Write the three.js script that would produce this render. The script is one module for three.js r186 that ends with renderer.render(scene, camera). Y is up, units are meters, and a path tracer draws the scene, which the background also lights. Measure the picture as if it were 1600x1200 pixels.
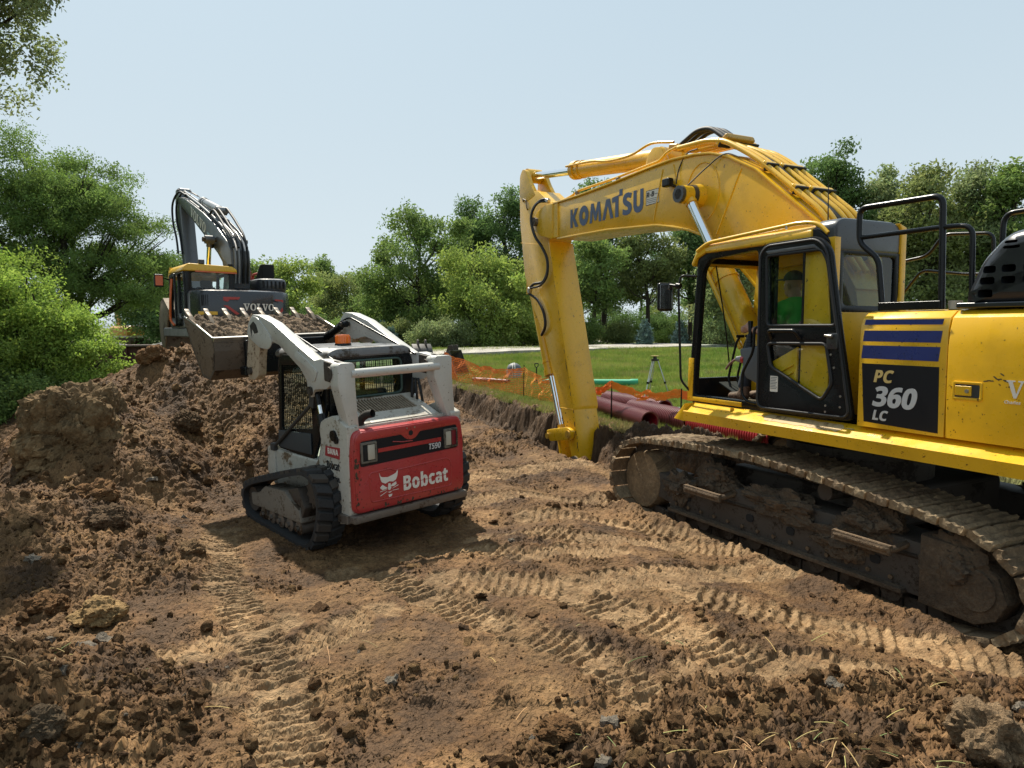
import * as THREE from 'three';
import { mergeGeometries, mergeVertices, toCreasedNormals } from 'three/addons/utils/BufferGeometryUtils.js';
import { RoundedBoxGeometry } from 'three/addons/geometries/RoundedBoxGeometry.js';
import { TextGeometry } from 'three/addons/geometries/TextGeometry.js';
import { FontLoader } from 'three/addons/loaders/FontLoader.js';
import { MarchingCubes } from 'three/addons/objects/MarchingCubes.js';
import { Brush, Evaluator, SUBTRACTION } from 'three-bvh-csg';
import { createNoise2D, createNoise3D } from 'simplex-noise';

// ---------------------------------------------------------------- camera, sky, sun, exposure
const scene = new THREE.Scene();
const EYE = 2.35;
const camera = new THREE.PerspectiveCamera(56.78, 4 / 3, 0.1, 2500);
camera.position.set(0, EYE, 0);
camera.rotation.x = -Math.atan(88 / 1110);
const renderer = new THREE.WebGLRenderer({ antialias: true });
renderer.toneMapping = THREE.LinearToneMapping;
renderer.toneMappingExposure = 1.64;
renderer.shadowMap.enabled = true;
const SUN_AZ = 27.5 * Math.PI / 180, SUN_EL = 55 * Math.PI / 180;      // left of straight ahead, high
const sunDir = new THREE.Vector3(-Math.sin(SUN_AZ) * Math.cos(SUN_EL), Math.sin(SUN_EL), -Math.cos(SUN_AZ) * Math.cos(SUN_EL));
{ // hazy summer sky: pale at the horizon, a little bluer overhead, a wide soft aureole round the sun
  const W = 512, HH = 256, data = new Float32Array(W * HH * 4);
  for (let j = 0; j < HH; j++) for (let i = 0; i < W; i++) {
    const el = ((j + .5) / HH - .5) * Math.PI, az = ((i + .5) / W - .5) * 2 * Math.PI;
    const v = new THREE.Vector3(Math.cos(el) * Math.cos(az), Math.sin(el), Math.cos(el) * Math.sin(az));
    const u = Math.max(0, Math.sin(el)), c = Math.max(0, v.dot(sunDir));
    const t = 1 - Math.pow(1 - u, 2.2);
    const au = .10 * Math.pow(c, 6) + .2 * Math.pow(c, 40);
    const k = (j * W + i) * 4, g = el < 0 ? .35 : 1;
    data[k] = (.445 + (.285 - .445) * t + au) * g; data[k + 1] = (.505 + (.375 - .505) * t + au) * g; data[k + 2] = (.53 + (.455 - .53) * t + au * .95) * g; data[k + 3] = 1;
  }
  const sky = new THREE.DataTexture(data, W, HH, THREE.RGBAFormat, THREE.FloatType);
  sky.mapping = THREE.EquirectangularReflectionMapping; sky.magFilter = sky.minFilter = THREE.LinearFilter; sky.wrapS = THREE.RepeatWrapping; sky.needsUpdate = true;
  scene.background = sky; scene.environment = sky;
  scene.backgroundIntensity = 1; scene.environmentIntensity = 1;
}
const sun = new THREE.DirectionalLight(new THREE.Color(1, .93, .80), 5);
sun.position.copy(sunDir).multiplyScalar(80); sun.castShadow = true; sun.shadow.radius = 2;
sun.shadow.mapSize.set(4096, 4096);
Object.assign(sun.shadow.camera, { left: -45, right: 45, top: 45, bottom: -45, near: 1, far: 220 });
scene.add(sun, sun.target);

// ---------------------------------------------------------------- helpers
const V3 = (x, y, z) => new THREE.Vector3(x, y, z), PI = Math.PI, R = (d) => d * PI / 180;
function rng(s) { return () => { s = (s + 0x6d2b79f5) | 0; let t = Math.imul(s ^ (s >>> 15), 1 | s); t = (t + Math.imul(t ^ (t >>> 7), 61 | t)) ^ t; return ((t ^ (t >>> 14)) >>> 0) / 4294967296; }; }
const n2 = createNoise2D(rng(11)), n3 = createNoise3D(rng(12)), n2b = createNoise2D(rng(13));
const clamp = (x, a = 0, b = 1) => Math.min(b, Math.max(a, x)), lerp = (a, b, t) => a + (b - a) * t;
const sstep = (a, b, x) => { const t = clamp((x - a) / (b - a)); return t * t * (3 - 2 * t); };
function fbm(x, y, oct, gain = .5) { let s = 0, a = 1, f = 1; for (let i = 0; i < oct; i++) { s += a * n2(x * f + i * 17.1, y * f - i * 9.7); a *= gain; f *= 2.03; } return s; }
const names = new Map();
function numbered(n) { const k = names.get(n) || 0; names.set(n, k + 1); return k ? n + '_' + String(k).padStart(3, '0') : n; }
function tag(o, label, category, group, kind) { if (label) o.userData.label = label; if (category) o.userData.category = category; if (group) o.userData.group = group; if (kind) o.userData.kind = kind; return o; }
function thing(name, label, category, pos = [0, 0, 0], turn = 0, group) {
  const o = new THREE.Group(); o.name = numbered(name); scene.add(o); o.position.set(...pos); o.rotation.y = turn; return tag(o, label, category, group);
}
function top(mesh, name, label, category, group, kind) { mesh.name = numbered(name); scene.add(mesh); return tag(mesh, label, category, group, kind); }
function sub(parent, name, label) { const g = new THREE.Group(); g.name = name; parent.add(g); if (label) g.userData.label = label; return g; }
function shade(o) { o.castShadow = o.receiveShadow = true; return o; }
function boxUV(geo) { // uv in metres by dominant direction
  const p = geo.attributes.position, n = geo.attributes.normal, uv = new Float32Array(p.count * 2);
  for (let i = 0; i < p.count; i++) {
    const ax = Math.abs(n.getX(i)), ay = Math.abs(n.getY(i)), az = Math.abs(n.getZ(i));
    if (az >= ax && az >= ay) { uv[2 * i] = p.getX(i); uv[2 * i + 1] = p.getY(i); } else if (ay >= ax) { uv[2 * i] = p.getX(i); uv[2 * i + 1] = p.getZ(i); } else { uv[2 * i] = p.getZ(i); uv[2 * i + 1] = p.getY(i); }
  }
  geo.setAttribute('uv', new THREE.BufferAttribute(uv, 2)); return geo;
}
function roundPoly(pts, r, n = 5, closed = false) { // fillets the corners of a 3-D polyline
  const out = [], L = pts.length;
  for (let i = 0; i < L; i++) {
    const p = pts[i];
    if (!closed && (i === 0 || i === L - 1)) { out.push(p.clone()); continue; }
    const a = pts[(i - 1 + L) % L], b = pts[(i + 1) % L], da = a.clone().sub(p), db = b.clone().sub(p);
    const rr = Math.min(r, da.length() * .48, db.length() * .48), s = p.clone().add(da.setLength(rr)), e = p.clone().add(db.setLength(rr));
    for (let k = 0; k <= n; k++) { const t = k / n; out.push(s.clone().multiplyScalar((1 - t) * (1 - t)).addScaledVector(p, 2 * t * (1 - t)).addScaledVector(e, t * t)); }
  }
  return out;
}
class PolyCurve extends THREE.Curve { // polyline as a curve, corners kept
  constructor(pts, closed) { super(); this.p = closed ? [...pts, pts[0]] : pts; this.d = [0]; for (let i = 1; i < this.p.length; i++) this.d.push(this.d[i - 1] + this.p[i].distanceTo(this.p[i - 1])); }
  getPoint(t, o = V3(0, 0, 0)) { const s = t * this.d.at(-1); let i = 1; while (i < this.p.length - 1 && this.d[i] < s) i++; const w = clamp((s - this.d[i - 1]) / Math.max(1e-9, this.d[i] - this.d[i - 1])); return o.lerpVectors(this.p[i - 1], this.p[i], w); }
  getPointAt(t, o) { return this.getPoint(t, o); }
}
const M4 = (x = 0, y = 0, z = 0, rx = 0, ry = 0, rz = 0) => new THREE.Matrix4().compose(V3(x, y, z), new THREE.Quaternion().setFromEuler(new THREE.Euler(rx, ry, rz, 'YZX')), V3(1, 1, 1));
const sh = (pts) => pts instanceof THREE.Shape ? pts : new THREE.Shape(pts.map(([x, y]) => new THREE.Vector2(x, y)));
function rpoly(pts, r, n = 4) { return roundPoly(pts.map(([x, y]) => V3(x, y, 0)), r, n, true).map((p) => [p.x, p.y]); }
const rrect = (x0, y0, x1, y1, r, n = 4) => rpoly([[x0, y0], [x1, y0], [x1, y1], [x0, y1]], r, n);
class GB { // collects pieces of ONE part, then merges them into one mesh
  constructor(m) { this.g = []; this.base = m; }
  add(g, m) { if (m) g.applyMatrix4(m); if (this.base) g.applyMatrix4(this.base); g = g.index ? g.toNonIndexed() : g; for (const k of Object.keys(g.attributes)) if (k !== 'position' && k !== 'normal') g.deleteAttribute(k); if (!g.attributes.normal) g.computeVertexNormals(); this.g.push(g); return this; }
  box(w, h, d, p = [0, 0, 0], r = [0, 0, 0], bev = .008) { const b = Math.min(bev, w * .3, h * .3, d * .3); return this.add(b > .0008 ? new RoundedBoxGeometry(w, h, d, 1, b) : new THREE.BoxGeometry(w, h, d), M4(...p, ...r)); }
  b2(x0, x1, y0, y1, z0, z1, bev = .008) { return this.box(Math.abs(x1 - x0), Math.abs(y1 - y0), Math.abs(z1 - z0), [(x0 + x1) / 2, (y0 + y1) / 2, (z0 + z1) / 2], [0, 0, 0], bev); }
  ext(pts, z0, z1, bev = 0, holes = [], m, crease = .6) {
    const s = sh(pts).clone(); for (const h of holes) s.holes.push(sh(h));
    let g = new THREE.ExtrudeGeometry(s, { depth: Math.max(.001, z1 - z0 - 2 * bev), bevelEnabled: bev > 0, bevelThickness: bev, bevelSize: bev, bevelOffset: -bev, bevelSegments: 2, curveSegments: 10 });
    g.translate(0, 0, z0 + bev); g = toCreasedNormals(g, crease); return this.add(g, m);
  }
  tube(pts, r, o = {}) {
    const p = pts.map((q) => q.isVector3 ? q : V3(...q)), rp = o.fillet ? roundPoly(p, o.fillet, 5, o.closed) : p;
    const c = o.smooth ? new THREE.CatmullRomCurve3(rp, !!o.closed, 'centripetal') : new PolyCurve(rp, o.closed);
    let seg = o.seg || (o.smooth ? rp.length * 6 : 0);
    if (!seg) return this.poly(rp, r, o.sides || 8, o.closed);
    return this.add(new THREE.TubeGeometry(c, seg, r, o.sides || 8, !!o.closed));
  }
  poly(p, r, sides, closed) { // a tube through exactly these points
    const n = p.length, pos = [], nor = [], idx = []; let nv = null;
    for (let i = 0; i < n; i++) {
      const a = p[closed ? (i - 1 + n) % n : Math.max(0, i - 1)], b = p[closed ? (i + 1) % n : Math.min(n - 1, i + 1)], t = b.clone().sub(a).normalize();
      if (!nv) { nv = Math.abs(t.y) > .9 ? V3(1, 0, 0) : V3(0, 1, 0); }
      nv.addScaledVector(t, -nv.dot(t)).normalize(); const bn = t.clone().cross(nv), rr = Array.isArray(r) ? lerp(r[0], r[1], i / (n - 1)) : r;
      for (let k = 0; k <= sides; k++) { const f = k / sides * 2 * PI, d = nv.clone().multiplyScalar(Math.cos(f)).addScaledVector(bn, Math.sin(f)); pos.push(p[i].x + d.x * rr, p[i].y + d.y * rr, p[i].z + d.z * rr); nor.push(d.x, d.y, d.z); }
    }
    const rows = closed ? n : n - 1;
    for (let i = 0; i < rows; i++) for (let k = 0; k < sides; k++) { const a = i * (sides + 1) + k, b = ((i + 1) % n) * (sides + 1) + k; idx.push(a, a + 1, b, b, a + 1, b + 1); }
    const g = new THREE.BufferGeometry(); g.setAttribute('position', new THREE.Float32BufferAttribute(pos, 3)); g.setAttribute('normal', new THREE.Float32BufferAttribute(nor, 3)); g.setIndex(idx);
    this.add(g); if (!closed && !(Array.isArray(r))) { for (const [i, j] of [[0, 1], [n - 1, n - 2]]) { const t = p[i].clone().sub(p[j]).normalize(), c = new THREE.CircleGeometry(r, sides); c.applyQuaternion(new THREE.Quaternion().setFromUnitVectors(V3(0, 0, 1), t)); c.translate(p[i].x, p[i].y, p[i].z); this.add(c); } }
    return this;
  }
  cyl(a, b, r0, r1 = r0, seg = 20, open = false) { const A = a.isVector3 ? a : V3(...a), B = b.isVector3 ? b : V3(...b), d = B.clone().sub(A), g = new THREE.CylinderGeometry(r1, r0, d.length(), seg, 1, open); g.applyQuaternion(new THREE.Quaternion().setFromUnitVectors(V3(0, 1, 0), d.clone().normalize())); const m = A.clone().add(B).multiplyScalar(.5); g.translate(m.x, m.y, m.z); return this.add(g); }
  lathe(prof, a, b, seg = 24) { const A = V3(...a), d = V3(...b).sub(A), g = new THREE.LatheGeometry(prof.map(([r, y]) => new THREE.Vector2(r, y)), seg); g.applyQuaternion(new THREE.Quaternion().setFromUnitVectors(V3(0, 1, 0), d.normalize())); g.translate(A.x, A.y, A.z); return this.add(toCreasedNormals(g.toNonIndexed(), .7)); }
  geo() { const g = this.g.length > 1 ? mergeGeometries(this.g) : this.g[0]; return boxUV(g); }
  mesh(name, m, parent, label) { const o = shade(new THREE.Mesh(this.geo(), m)); o.name = name; if (parent) parent.add(o); if (label) o.userData.label = label; return o; }
}
// ---------------------------------------------------------------- textures (uv in metres)
function tileNoise(seed, P) { // periodic value noise on a P x P lattice
  const r = rng(seed), t = new Float32Array(P * P); for (let i = 0; i < t.length; i++) t[i] = r() * 2 - 1;
  return (x, y) => { const xi = Math.floor(x), yi = Math.floor(y), fx = x - xi, fy = y - yi, u = fx * fx * (3 - 2 * fx), v = fy * fy * (3 - 2 * fy), a = ((xi % P) + P) % P, b = (a + 1) % P, c = ((yi % P) + P) % P, d = (c + 1) % P; return lerp(lerp(t[c * P + a], t[c * P + b], u), lerp(t[d * P + a], t[d * P + b], u), v); };
}
function tex(size, fn, metres, srgb) { // fn(u, v in 0..1) -> [r,g,b] 0..1
  const d = new Uint8Array(size * size * 4);
  for (let j = 0; j < size; j++) for (let i = 0; i < size; i++) { const c = fn(i / size, j / size), k = (j * size + i) * 4; for (let q = 0; q < 3; q++) d[k + q] = clamp(c[q]) * 255; d[k + 3] = 255; }
  const t = new THREE.DataTexture(d, size, size); t.wrapS = t.wrapT = THREE.RepeatWrapping; t.magFilter = THREE.LinearFilter; t.minFilter = THREE.LinearMipmapLinearFilter; t.generateMipmaps = true; t.repeat.set(1 / metres, 1 / metres); if (srgb) t.colorSpace = THREE.SRGBColorSpace; t.needsUpdate = true; return t;
}
const oct = [4, 8, 16, 32, 64, 128, 256].map((p, i) => [p, tileNoise(100 + i, p)]);
const fN = (u, v, a, b, gain = .6) => { let s = 0, w = 1, q = 0; for (let i = a; i < b; i++) { const [p, f] = oct[i]; s += w * f(u * p, v * p); q += w; w *= gain; } return s / q; };
const T = {
  grainBump: tex(1024, (u, v) => { const a = fN(u, v, 2, 7, .75), b = Math.abs(fN(u + .37, v + .21, 1, 5, .6)); const g = .5 + .5 * a - .5 * b; return [g, g, g]; }, 1.3),
  soil: tex(1024, (u, v) => { const a = fN(u, v, 0, 7, .8), b = fN(u + .3, v + .7, 4, 7, .9), g = .80 + .32 * a + .16 * b; return [g * 1.02, g, g * .97]; }, 1.7, true),
  dust: tex(1024, (u, v) => { const s = fN(u, v, 3, 7, .85), c = fN(u + .5, v, 0, 4, .6), sp = sstep(.30, .36, s - .16 * (1 - c)), g = 1 - .10 * Math.max(0, c + .2) - .05 * Math.abs(s); return [g * (1 - .55 * sp), g * (1 - .62 * sp), g * (1 - .7 * sp)]; }, 1.1, true),
  faint: tex(1024, (u, v) => { const s = fN(u, v, 4, 7, .85), c = fN(u + .5, v, 0, 5, .7), sp = sstep(.46, .52, s - .1 * (1 - c)), g = 1 - .16 * Math.max(0, c + .1) - .03 * Math.abs(s); return [g * (1 - .5 * sp), g * (1 - .55 * sp), Math.min(1, g * (1 - .6 * sp) + .03)]; }, 1.9, true),
  grime: tex(1024, (u, v) => { const c = fN(u, v, 0, 6, .7), s = fN(u + .2, v + .4, 3, 7, .85), k = .85 * sstep(.0, .42, c + .55 * s), g = .96 - .06 * s; return [lerp(g, .45, k), lerp(g, .36, k), lerp(g, .26, k)]; }, .9, true),
  rough: tex(512, (u, v) => { const c = fN(u, v, 0, 6, .75), g = .72 + .35 * c; return [g, g, g]; }, .8),
  fine: tex(512, (u, v) => { const g = .5 + .5 * fN(u, v, 2, 7, .9); return [g, g, g]; }, .35),
};
const col = (r, g, b) => new THREE.Color().setRGB(r, g, b);
function mt(c, rough, metal = 0, o = {}) { return new THREE.MeshStandardMaterial({ color: Array.isArray(c) ? col(...c) : new THREE.Color(c), roughness: rough, metalness: metal, ...o }); }
function mp(c, rough, o = {}) { return new THREE.MeshPhysicalMaterial({ color: Array.isArray(c) ? col(...c) : new THREE.Color(c), roughness: rough, ...o }); }
const paint = (c, rough = .42, o = {}) => mp(c, rough, { clearcoat: .35, clearcoatRoughness: .25, map: T.dust, roughnessMap: T.rough, ...o });
const M = {
  yellow: paint([.73, .415, .010], .44, { map: T.faint }),
  yellowDull: paint([.50, .28, .03], .62, { map: T.grime, clearcoat: .1 }),
  white: paint([.50, .485, .44], .6), whiteDirty: paint([.48, .45, .385], .7, { map: T.grime, clearcoat: .1 }),
  red: paint([.40, .036, .036], .45), orange: paint([.65, .12, .02], .5),
  black: mp([.007, .0075, .0085], .42, { roughnessMap: T.rough, specularIntensity: .55 }), blackMatte: mt([.010, .010, .010], .9), rubber: mt([.022, .022, .022], .82, 0, { map: T.dust, bumpMap: T.fine, bumpScale: .003 }),
  hose: mt([.008, .008, .009], .6), blue: paint([.016, .030, .17], .45), decalBlue: paint([.03, .062, .15], .5), decalBlack: mp([.008, .009, .013], .45, { specularIntensity: .6 }), silver: mt([.52, .53, .54], .45, .1), cream: mt([.72, .68, .6], .6),
  steel: mt([.20, .17, .14], .55, .55, { map: T.grime }), steelBare: mt([.5, .48, .45], .35, .85, { map: T.dust }), chrome: mt([.86, .87, .88], .10, 1), iron: mt([.075, .062, .05], .7, .3, { map: T.grime }),
  mud: mt([.20, .135, .078], .95, 0, { map: T.soil, bumpMap: T.grainBump, bumpScale: .02 }), mudDark: mt([.125, .088, .055], .95, 0, { map: T.soil, bumpMap: T.grainBump, bumpScale: .02 }), mudPale: mt([.31, .22, .125], .93, 0, { map: T.soil, bumpMap: T.grainBump, bumpScale: .015 }),
  grey: paint([.085, .090, .098], .5), greyDark: paint([.035, .037, .042], .5), greyPale: paint([.20, .205, .21], .5),
  glass: mp([.86, .95, .91], .02, { transmission: 1, thickness: 0, ior: 1.5 }), glassDark: mp([.28, .36, .36], .04, { transmission: 1, thickness: 0, ior: 1.5 }),
};
const font = await new FontLoader().loadAsync('fonts/droid/droid_sans_bold.typeface.json'), serif = await new FontLoader().loadAsync('fonts/droid/droid_serif_bold.typeface.json');
function textGeo(s, x0, x1, y0, y1, o = {}) { // thin letters fitted to a rectangle of the local x-y plane, face towards +z
  const g = new TextGeometry(s, { font: o.font || font, size: 1, depth: .1, curveSegments: 5, bevelEnabled: !!o.fat, bevelThickness: .001, bevelSize: o.fat || 0, bevelSegments: 1 });
  g.computeBoundingBox(); const b = g.boundingBox, sx = (x1 - x0) / (b.max.x - b.min.x), sy = (y1 - y0) / (b.max.y - b.min.y);
  g.translate(-b.min.x, -b.min.y, -b.min.z); g.scale(sx, sy, .03); if (o.slant) g.applyMatrix4(new THREE.Matrix4().set(1, o.slant, 0, 0, 0, 1, 0, 0, 0, 0, 1, 0, 0, 0, 0, 1));
  g.translate(x0, y0, 0); return g;
}
// ---------------------------------------------------------------- terrain
const KA = R(26.2), KO = [3.968, -7.971], kfx = [-Math.sin(KA), -Math.cos(KA)], kfz = [Math.cos(KA), -Math.sin(KA)];   // frame of the yellow excavator: X ahead, Z to its right
const kw = (X, Z) => [KO[0] + X * kfx[0] + Z * kfz[0], KO[1] + X * kfx[1] + Z * kfz[1]];
const toK = (x, z) => { const a = x - KO[0], b = z - KO[1]; return [a * kfx[0] + b * kfx[1], a * kfz[0] + b * kfz[1]]; };
const bankLine = [[60, 5.5], [24, 2.2], [14.6, 1.0], [10, .72], [7, .52], [4.6, .42], [3.6, .5], [3.0, 1.2], [2.9, 2.3], [-1, 2.5], [-9, 3.2]];
function segDist(px, py, ax, ay, bx, by) { const dx = bx - ax, dy = by - ay, t = clamp(((px - ax) * dx + (py - ay) * dy) / (dx * dx + dy * dy)); return [Math.hypot(px - ax - t * dx, py - ay - t * dy), t, dx * (py - ay) - dy * (px - ax)]; }
function bankDist(x, z) { // > 0 on the lawn side
  const [X, Z] = toK(x, z); let best = 1e9, sg = 1;
  for (let i = 0; i + 1 < bankLine.length; i++) { const [d, , c] = segDist(X, Z, ...bankLine[i], ...bankLine[i + 1]); if (d < best - 1e-9) { best = d; sg = c < 0 ? 1 : -1; } }
  return best * sg;
}
function lawnH(x, z) { const d = -z; return .48 + .12 * sstep(15, 24, d) + .45 * sstep(22, 44, d) + .35 * sstep(-8, -14, x) * (1 - sstep(30, 50, d)) + .05 * n2(x * .13, z * .13) * sstep(8, 20, d) + .018 * n2(x * .7, z * .7); }
function inDirt(x, z) { const d = -z, s = -bankDist(x, z); return Math.min(s, x + 9.6 + .8 * n2(x * .3, z * .3 + 5), 30 - d, 14 + z * -1 + 0 * d); }
const ridges = [[-7.6, 12.9, 1.3, -5.6, 12.2, 1.97, 3.2], [-5.6, 12.2, 1.97, -3.6, 11.9, 1.65, 3.3], [-3.6, 11.9, 1.5, -2.7, 12.6, .7, 2.4], [-6.5, 11.3, 1.45, -5.3, 9.5, 1.15, 2.3], [-8.2, 8.2, .5, -5.1, 7.2, .6, 1.9], [-5.1, 7.2, .5, -3.9, 6.1, .2, 1.5],
  [-3.9, 3.7, .95, -2.75, 3.55, .62, 1.25], [-1.5, 11.3, .55, -.9, 12.0, .45, 1.1], [-2.6, 15.4, .6, -1.6, 17.5, .55, 1.8], [1.7, 3.3, .16, 3.1, 3.4, .42, 1.25], [.4, 3.0, .10, 1.4, 3.1, .14, .8], [-7.6, 15.6, 1.08, -5.4, 16.8, 1.08, 3.2], [2.05, 11.75, .62, 2.95, 10.75, .55, .75]];
const prints = [ // polylines of old machine tracks pressed into the damp soil [x, distance], half width, pitch
  [[[-3.2, 7.7], [-2.95, 7.0], [-2.51, 5.96], [-1.82, 4.87], [-1.39, 4.11], [-1.05, 3.3]], .21, 0.073], [[[-1.6, 6.6], [-1.2, 6.1], [-.72, 5.55], [-.19, 5.08], [.55, 4.5], [.8, 4.1]], .21, 0.073], [[[-1.7, 5.0], [-2.05, 4.55], [-2.7, 4.3]], .2, 0.069],
  [[[-.5, 5.85], [.42, 5.72], [.8, 5.3], [1.2, 4.98], [1.6, 4.5]], .28, 0.086], [[[.7, 5.85], [1.3, 6.1], [1.96, 6.44], [3.0, 6.7]], .27, 0.095], [[[1.5, 5.7], [2.34, 5.25], [2.87, 4.98], [3.6, 4.7]], .29, 0.095], [[[-.7, 10.0], [.29, 10.7], [1.1, 11.2]], .24, 0.086],
  [[[-.6, 8.9], [.5, 9.3], [1.5, 9.2]], .24, 0.086], [[[-.3, 7.5], [.7, 7.1], [1.7, 7.35], [2.5, 7.1]], .24, 0.086], [[[-.95, 7.0], [.1, 6.55], [1.0, 6.75]], .21, 0.077], [[[-1.0, 5.2], [-1.5, 4.5], [-1.7, 3.9]], .2, 0.069], [[[1.1, 4.35], [2.0, 4.5], [2.9, 4.25]], .23, 0.086], [[[.2, 8.3], [1.2, 8.1], [2.0, 7.7]], .24, 0.095]];
for (const p of prints) { p[3] = [0]; for (let i = 1; i < p[0].length; i++) p[3].push(p[3][i - 1] + Math.hypot(p[0][i][0] - p[0][i - 1][0], p[0][i][1] - p[0][i - 1][1])); }
function ground(x, z) { // height and surface character of the bare soil
  const d = -z, s = bankDist(x, z), [X, Z] = toK(x, z);
  let h = .03 * fbm(x * .32 + 3, z * .32, 3), rough = 0;
  for (const [ax, ad, ah, bx, bd, bh, rr] of ridges) {
    if (Math.abs(x - (ax + bx) / 2) > rr * 1.5 + 3 || Math.abs(d - (ad + bd) / 2) > rr * 1.5 + 3) continue;
    const wob = 1 + .16 * n2(x * .7, z * .7); const [q, t] = segDist(x, d, ax, ad, bx, bd), k = clamp(1 - q / (rr * wob)), hh = lerp(ah, bh, t) * (k * k * (3 - 2 * k) * .55 + k * .45);
    rough = Math.max(rough, sstep(0, .3, k)); const a = Math.max(h, hh), b = Math.min(h, hh); h = a + .08 * Math.exp(-(a - b) * 9);
  }
  { // spoil rim and trench where the bucket works
    const rim = Math.exp(-(((X - 6.3) / 1.3) ** 2 + ((Z + 1.45) / .38) ** 2)); h += .2 * rim; rough = Math.max(rough, sstep(.15, .6, rim));
    const e = Math.min(X - 4.5, 7.9 - X, Z + 1.12, .42 - Z) + .12 * n2(x * 2, z * 2), tr = sstep(-.08, .22, e); h -= .95 * tr; rough = Math.max(rough, tr);
  }
  { const tr = sstep(-1.5, -.75, s) * sstep(3.8, 4.6, X) * sstep(16, 11, X); h -= .34 * tr; }   // the cut runs on along the lawn
  const bk = s + .22 * n2(x * .9, z * .9) + .08 * n2(x * 3.1, z * 3.1); // the cut edge of the lawn
  if (s > -2.5) { const L = lawnH(x, z), k = sstep(-.62, .02, bk); h = lerp(h, L + .03 + .05 * n2(x * 1.7, z * 1.7), k); rough = Math.max(rough, sstep(-1.2, -.75, bk) * (1 - .6 * sstep(-.2, .3, bk))); if (s > 0) h -= .6 * sstep(.15, .8, bk); }
  const out = -inDirt(x, z); if (out > 0 && s < -1) h = lerp(h, lawnH(x, z) - .5, sstep(-.3, 1, out));
  // ruts the excavator stands in
  const az = Math.abs(Z), rut = sstep(.12, -.02, Math.max(Math.abs(X) - 2.75, az - 1.72, .86 - az)); const near = sstep(1.2, .2, Math.max(Math.abs(X) - 3, az - 2.0));
  h = lerp(h, .02 + .02 * n2(x * 2, z * 2), near * .8); h = lerp(h, -.11, rut); rough *= 1 - rut;
  const berm = Math.exp(-(((Z + 1.83) / .14) ** 2)) * sstep(3.0, 2.5, Math.abs(X)); h += .07 * berm * (1 + .5 * n2(x * 2.3, z * 2.3));
  { const a = x + 1.13, b = z + 7.5, lx = -a * Math.sin(R(43.8)) - b * Math.cos(R(43.8)), lz = a * Math.cos(R(43.8)) - b * Math.sin(R(43.8)), k = sstep(1.25, .35, Math.max(Math.abs(lx - 1.05) - 1.0, Math.abs(lz) - .95)); h = lerp(h, .055 + .055 * lx + .03 * lz, k); rough *= 1 - .9 * k; }
  // scattered loose patches on the worked floor
  const loose = sstep(.05, .55, fbm(x * .55 + 40, z * .55 + 8, 3) + .25 * sstep(4.6, 3.4, d)); rough = Math.max(rough, loose * .5 * (1 - rut));
  { const q = segDist(x, d, 2.15, 11.9, 3.1, 10.9)[0], k = clamp(1 - q / .7); if (k > 0) { h = Math.max(h, .72 * Math.sqrt(k) * (1 + .15 * n2(x * 3, z * 3))); rough = Math.max(rough, .9); } }
  let m = 0, tr = 0;
  if (rough < .9 && d > 3 && d < 12.5 && x > -4 && x < 4) for (const [p, hw, pitch, len] of prints) {
    for (let i = 0; i + 1 < p.length; i++) {
      const [q, t, c] = segDist(x, d, p[i][0], p[i][1], p[i + 1][0], p[i + 1][1]); if (q > hw) continue;
      const k = sstep(hw, hw - .05, q + .05 * n2(x * 5, z * 5)) * sstep(-1.05, -.55, n2(x * .9 + 7, z * .9) + .35 * n2(x * 4, z * 4)) * (1 - sstep(.55, .8, rough));
      if (k > m) { m = k; const u = (lerp(len[i], len[i + 1], t) + .12 * q) / pitch, f = u - Math.floor(u); tr = sstep(.08, .22, f) - sstep(.55, .7, f); }
    }
  }
  const comp = Math.max(m, sstep(.25, .8, fbm(x * .8 - 11, z * .8, 3)) * .8 * (1 - rough));
  // lumps: coarse crumbs on loose soil, nearly none on pressed soil
  const wx = x + .06 * n2(x * 3, z * 3 + 9), wz = z + .06 * n2(x * 3 + 5, z * 3), a1 = .15 + Math.abs(n2(wx * 1.9, wz * 1.9)), a2 = .15 + Math.abs(n2b(wx * 4.3, wz * 4.3)), a3 = .15 + Math.abs(n2(wx * 9.7, wz * 9.7)), a4 = n2b(x * 21, z * 21), a5 = n2(x * 43, z * 43), cr = Math.abs(n2b(x * 6.3 + 3, z * 6.3));
  let fine = rough * (.065 * (a1 - .5) + .048 * (a2 - .5) + .03 * (a3 - .5) + .018 * (cr - .3)) + (.5 + .5 * rough) * (.016 * a4 + .009 * a5 + .022 * (a3 - .5)) + .01 * a2;
  h += fine * (1 - .55 * comp) * (1 - .45 * m) - .042 * m + .044 * m * tr * (.75 + .3 * n2(x * 6, z * 6));
  return { h, m, comp, rough, bank: sstep(-1.1, -.6, bk) * (1 - sstep(-.15, .1, bk)), rut, loose };
}
const soilH = (x, z) => ground(x, z).h;
function axis(list) { const o = [list[0][0]]; for (let i = 1; i < list.length; i++) { const [a, s0] = list[i - 1], [b] = list[i], s1 = list[i][1]; let p = a; while (p < b - 1e-6) { const st = lerp(s0, s1, (p - a) / (b - a)); p += st; o.push(Math.min(p, b)); } } return o; }
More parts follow.
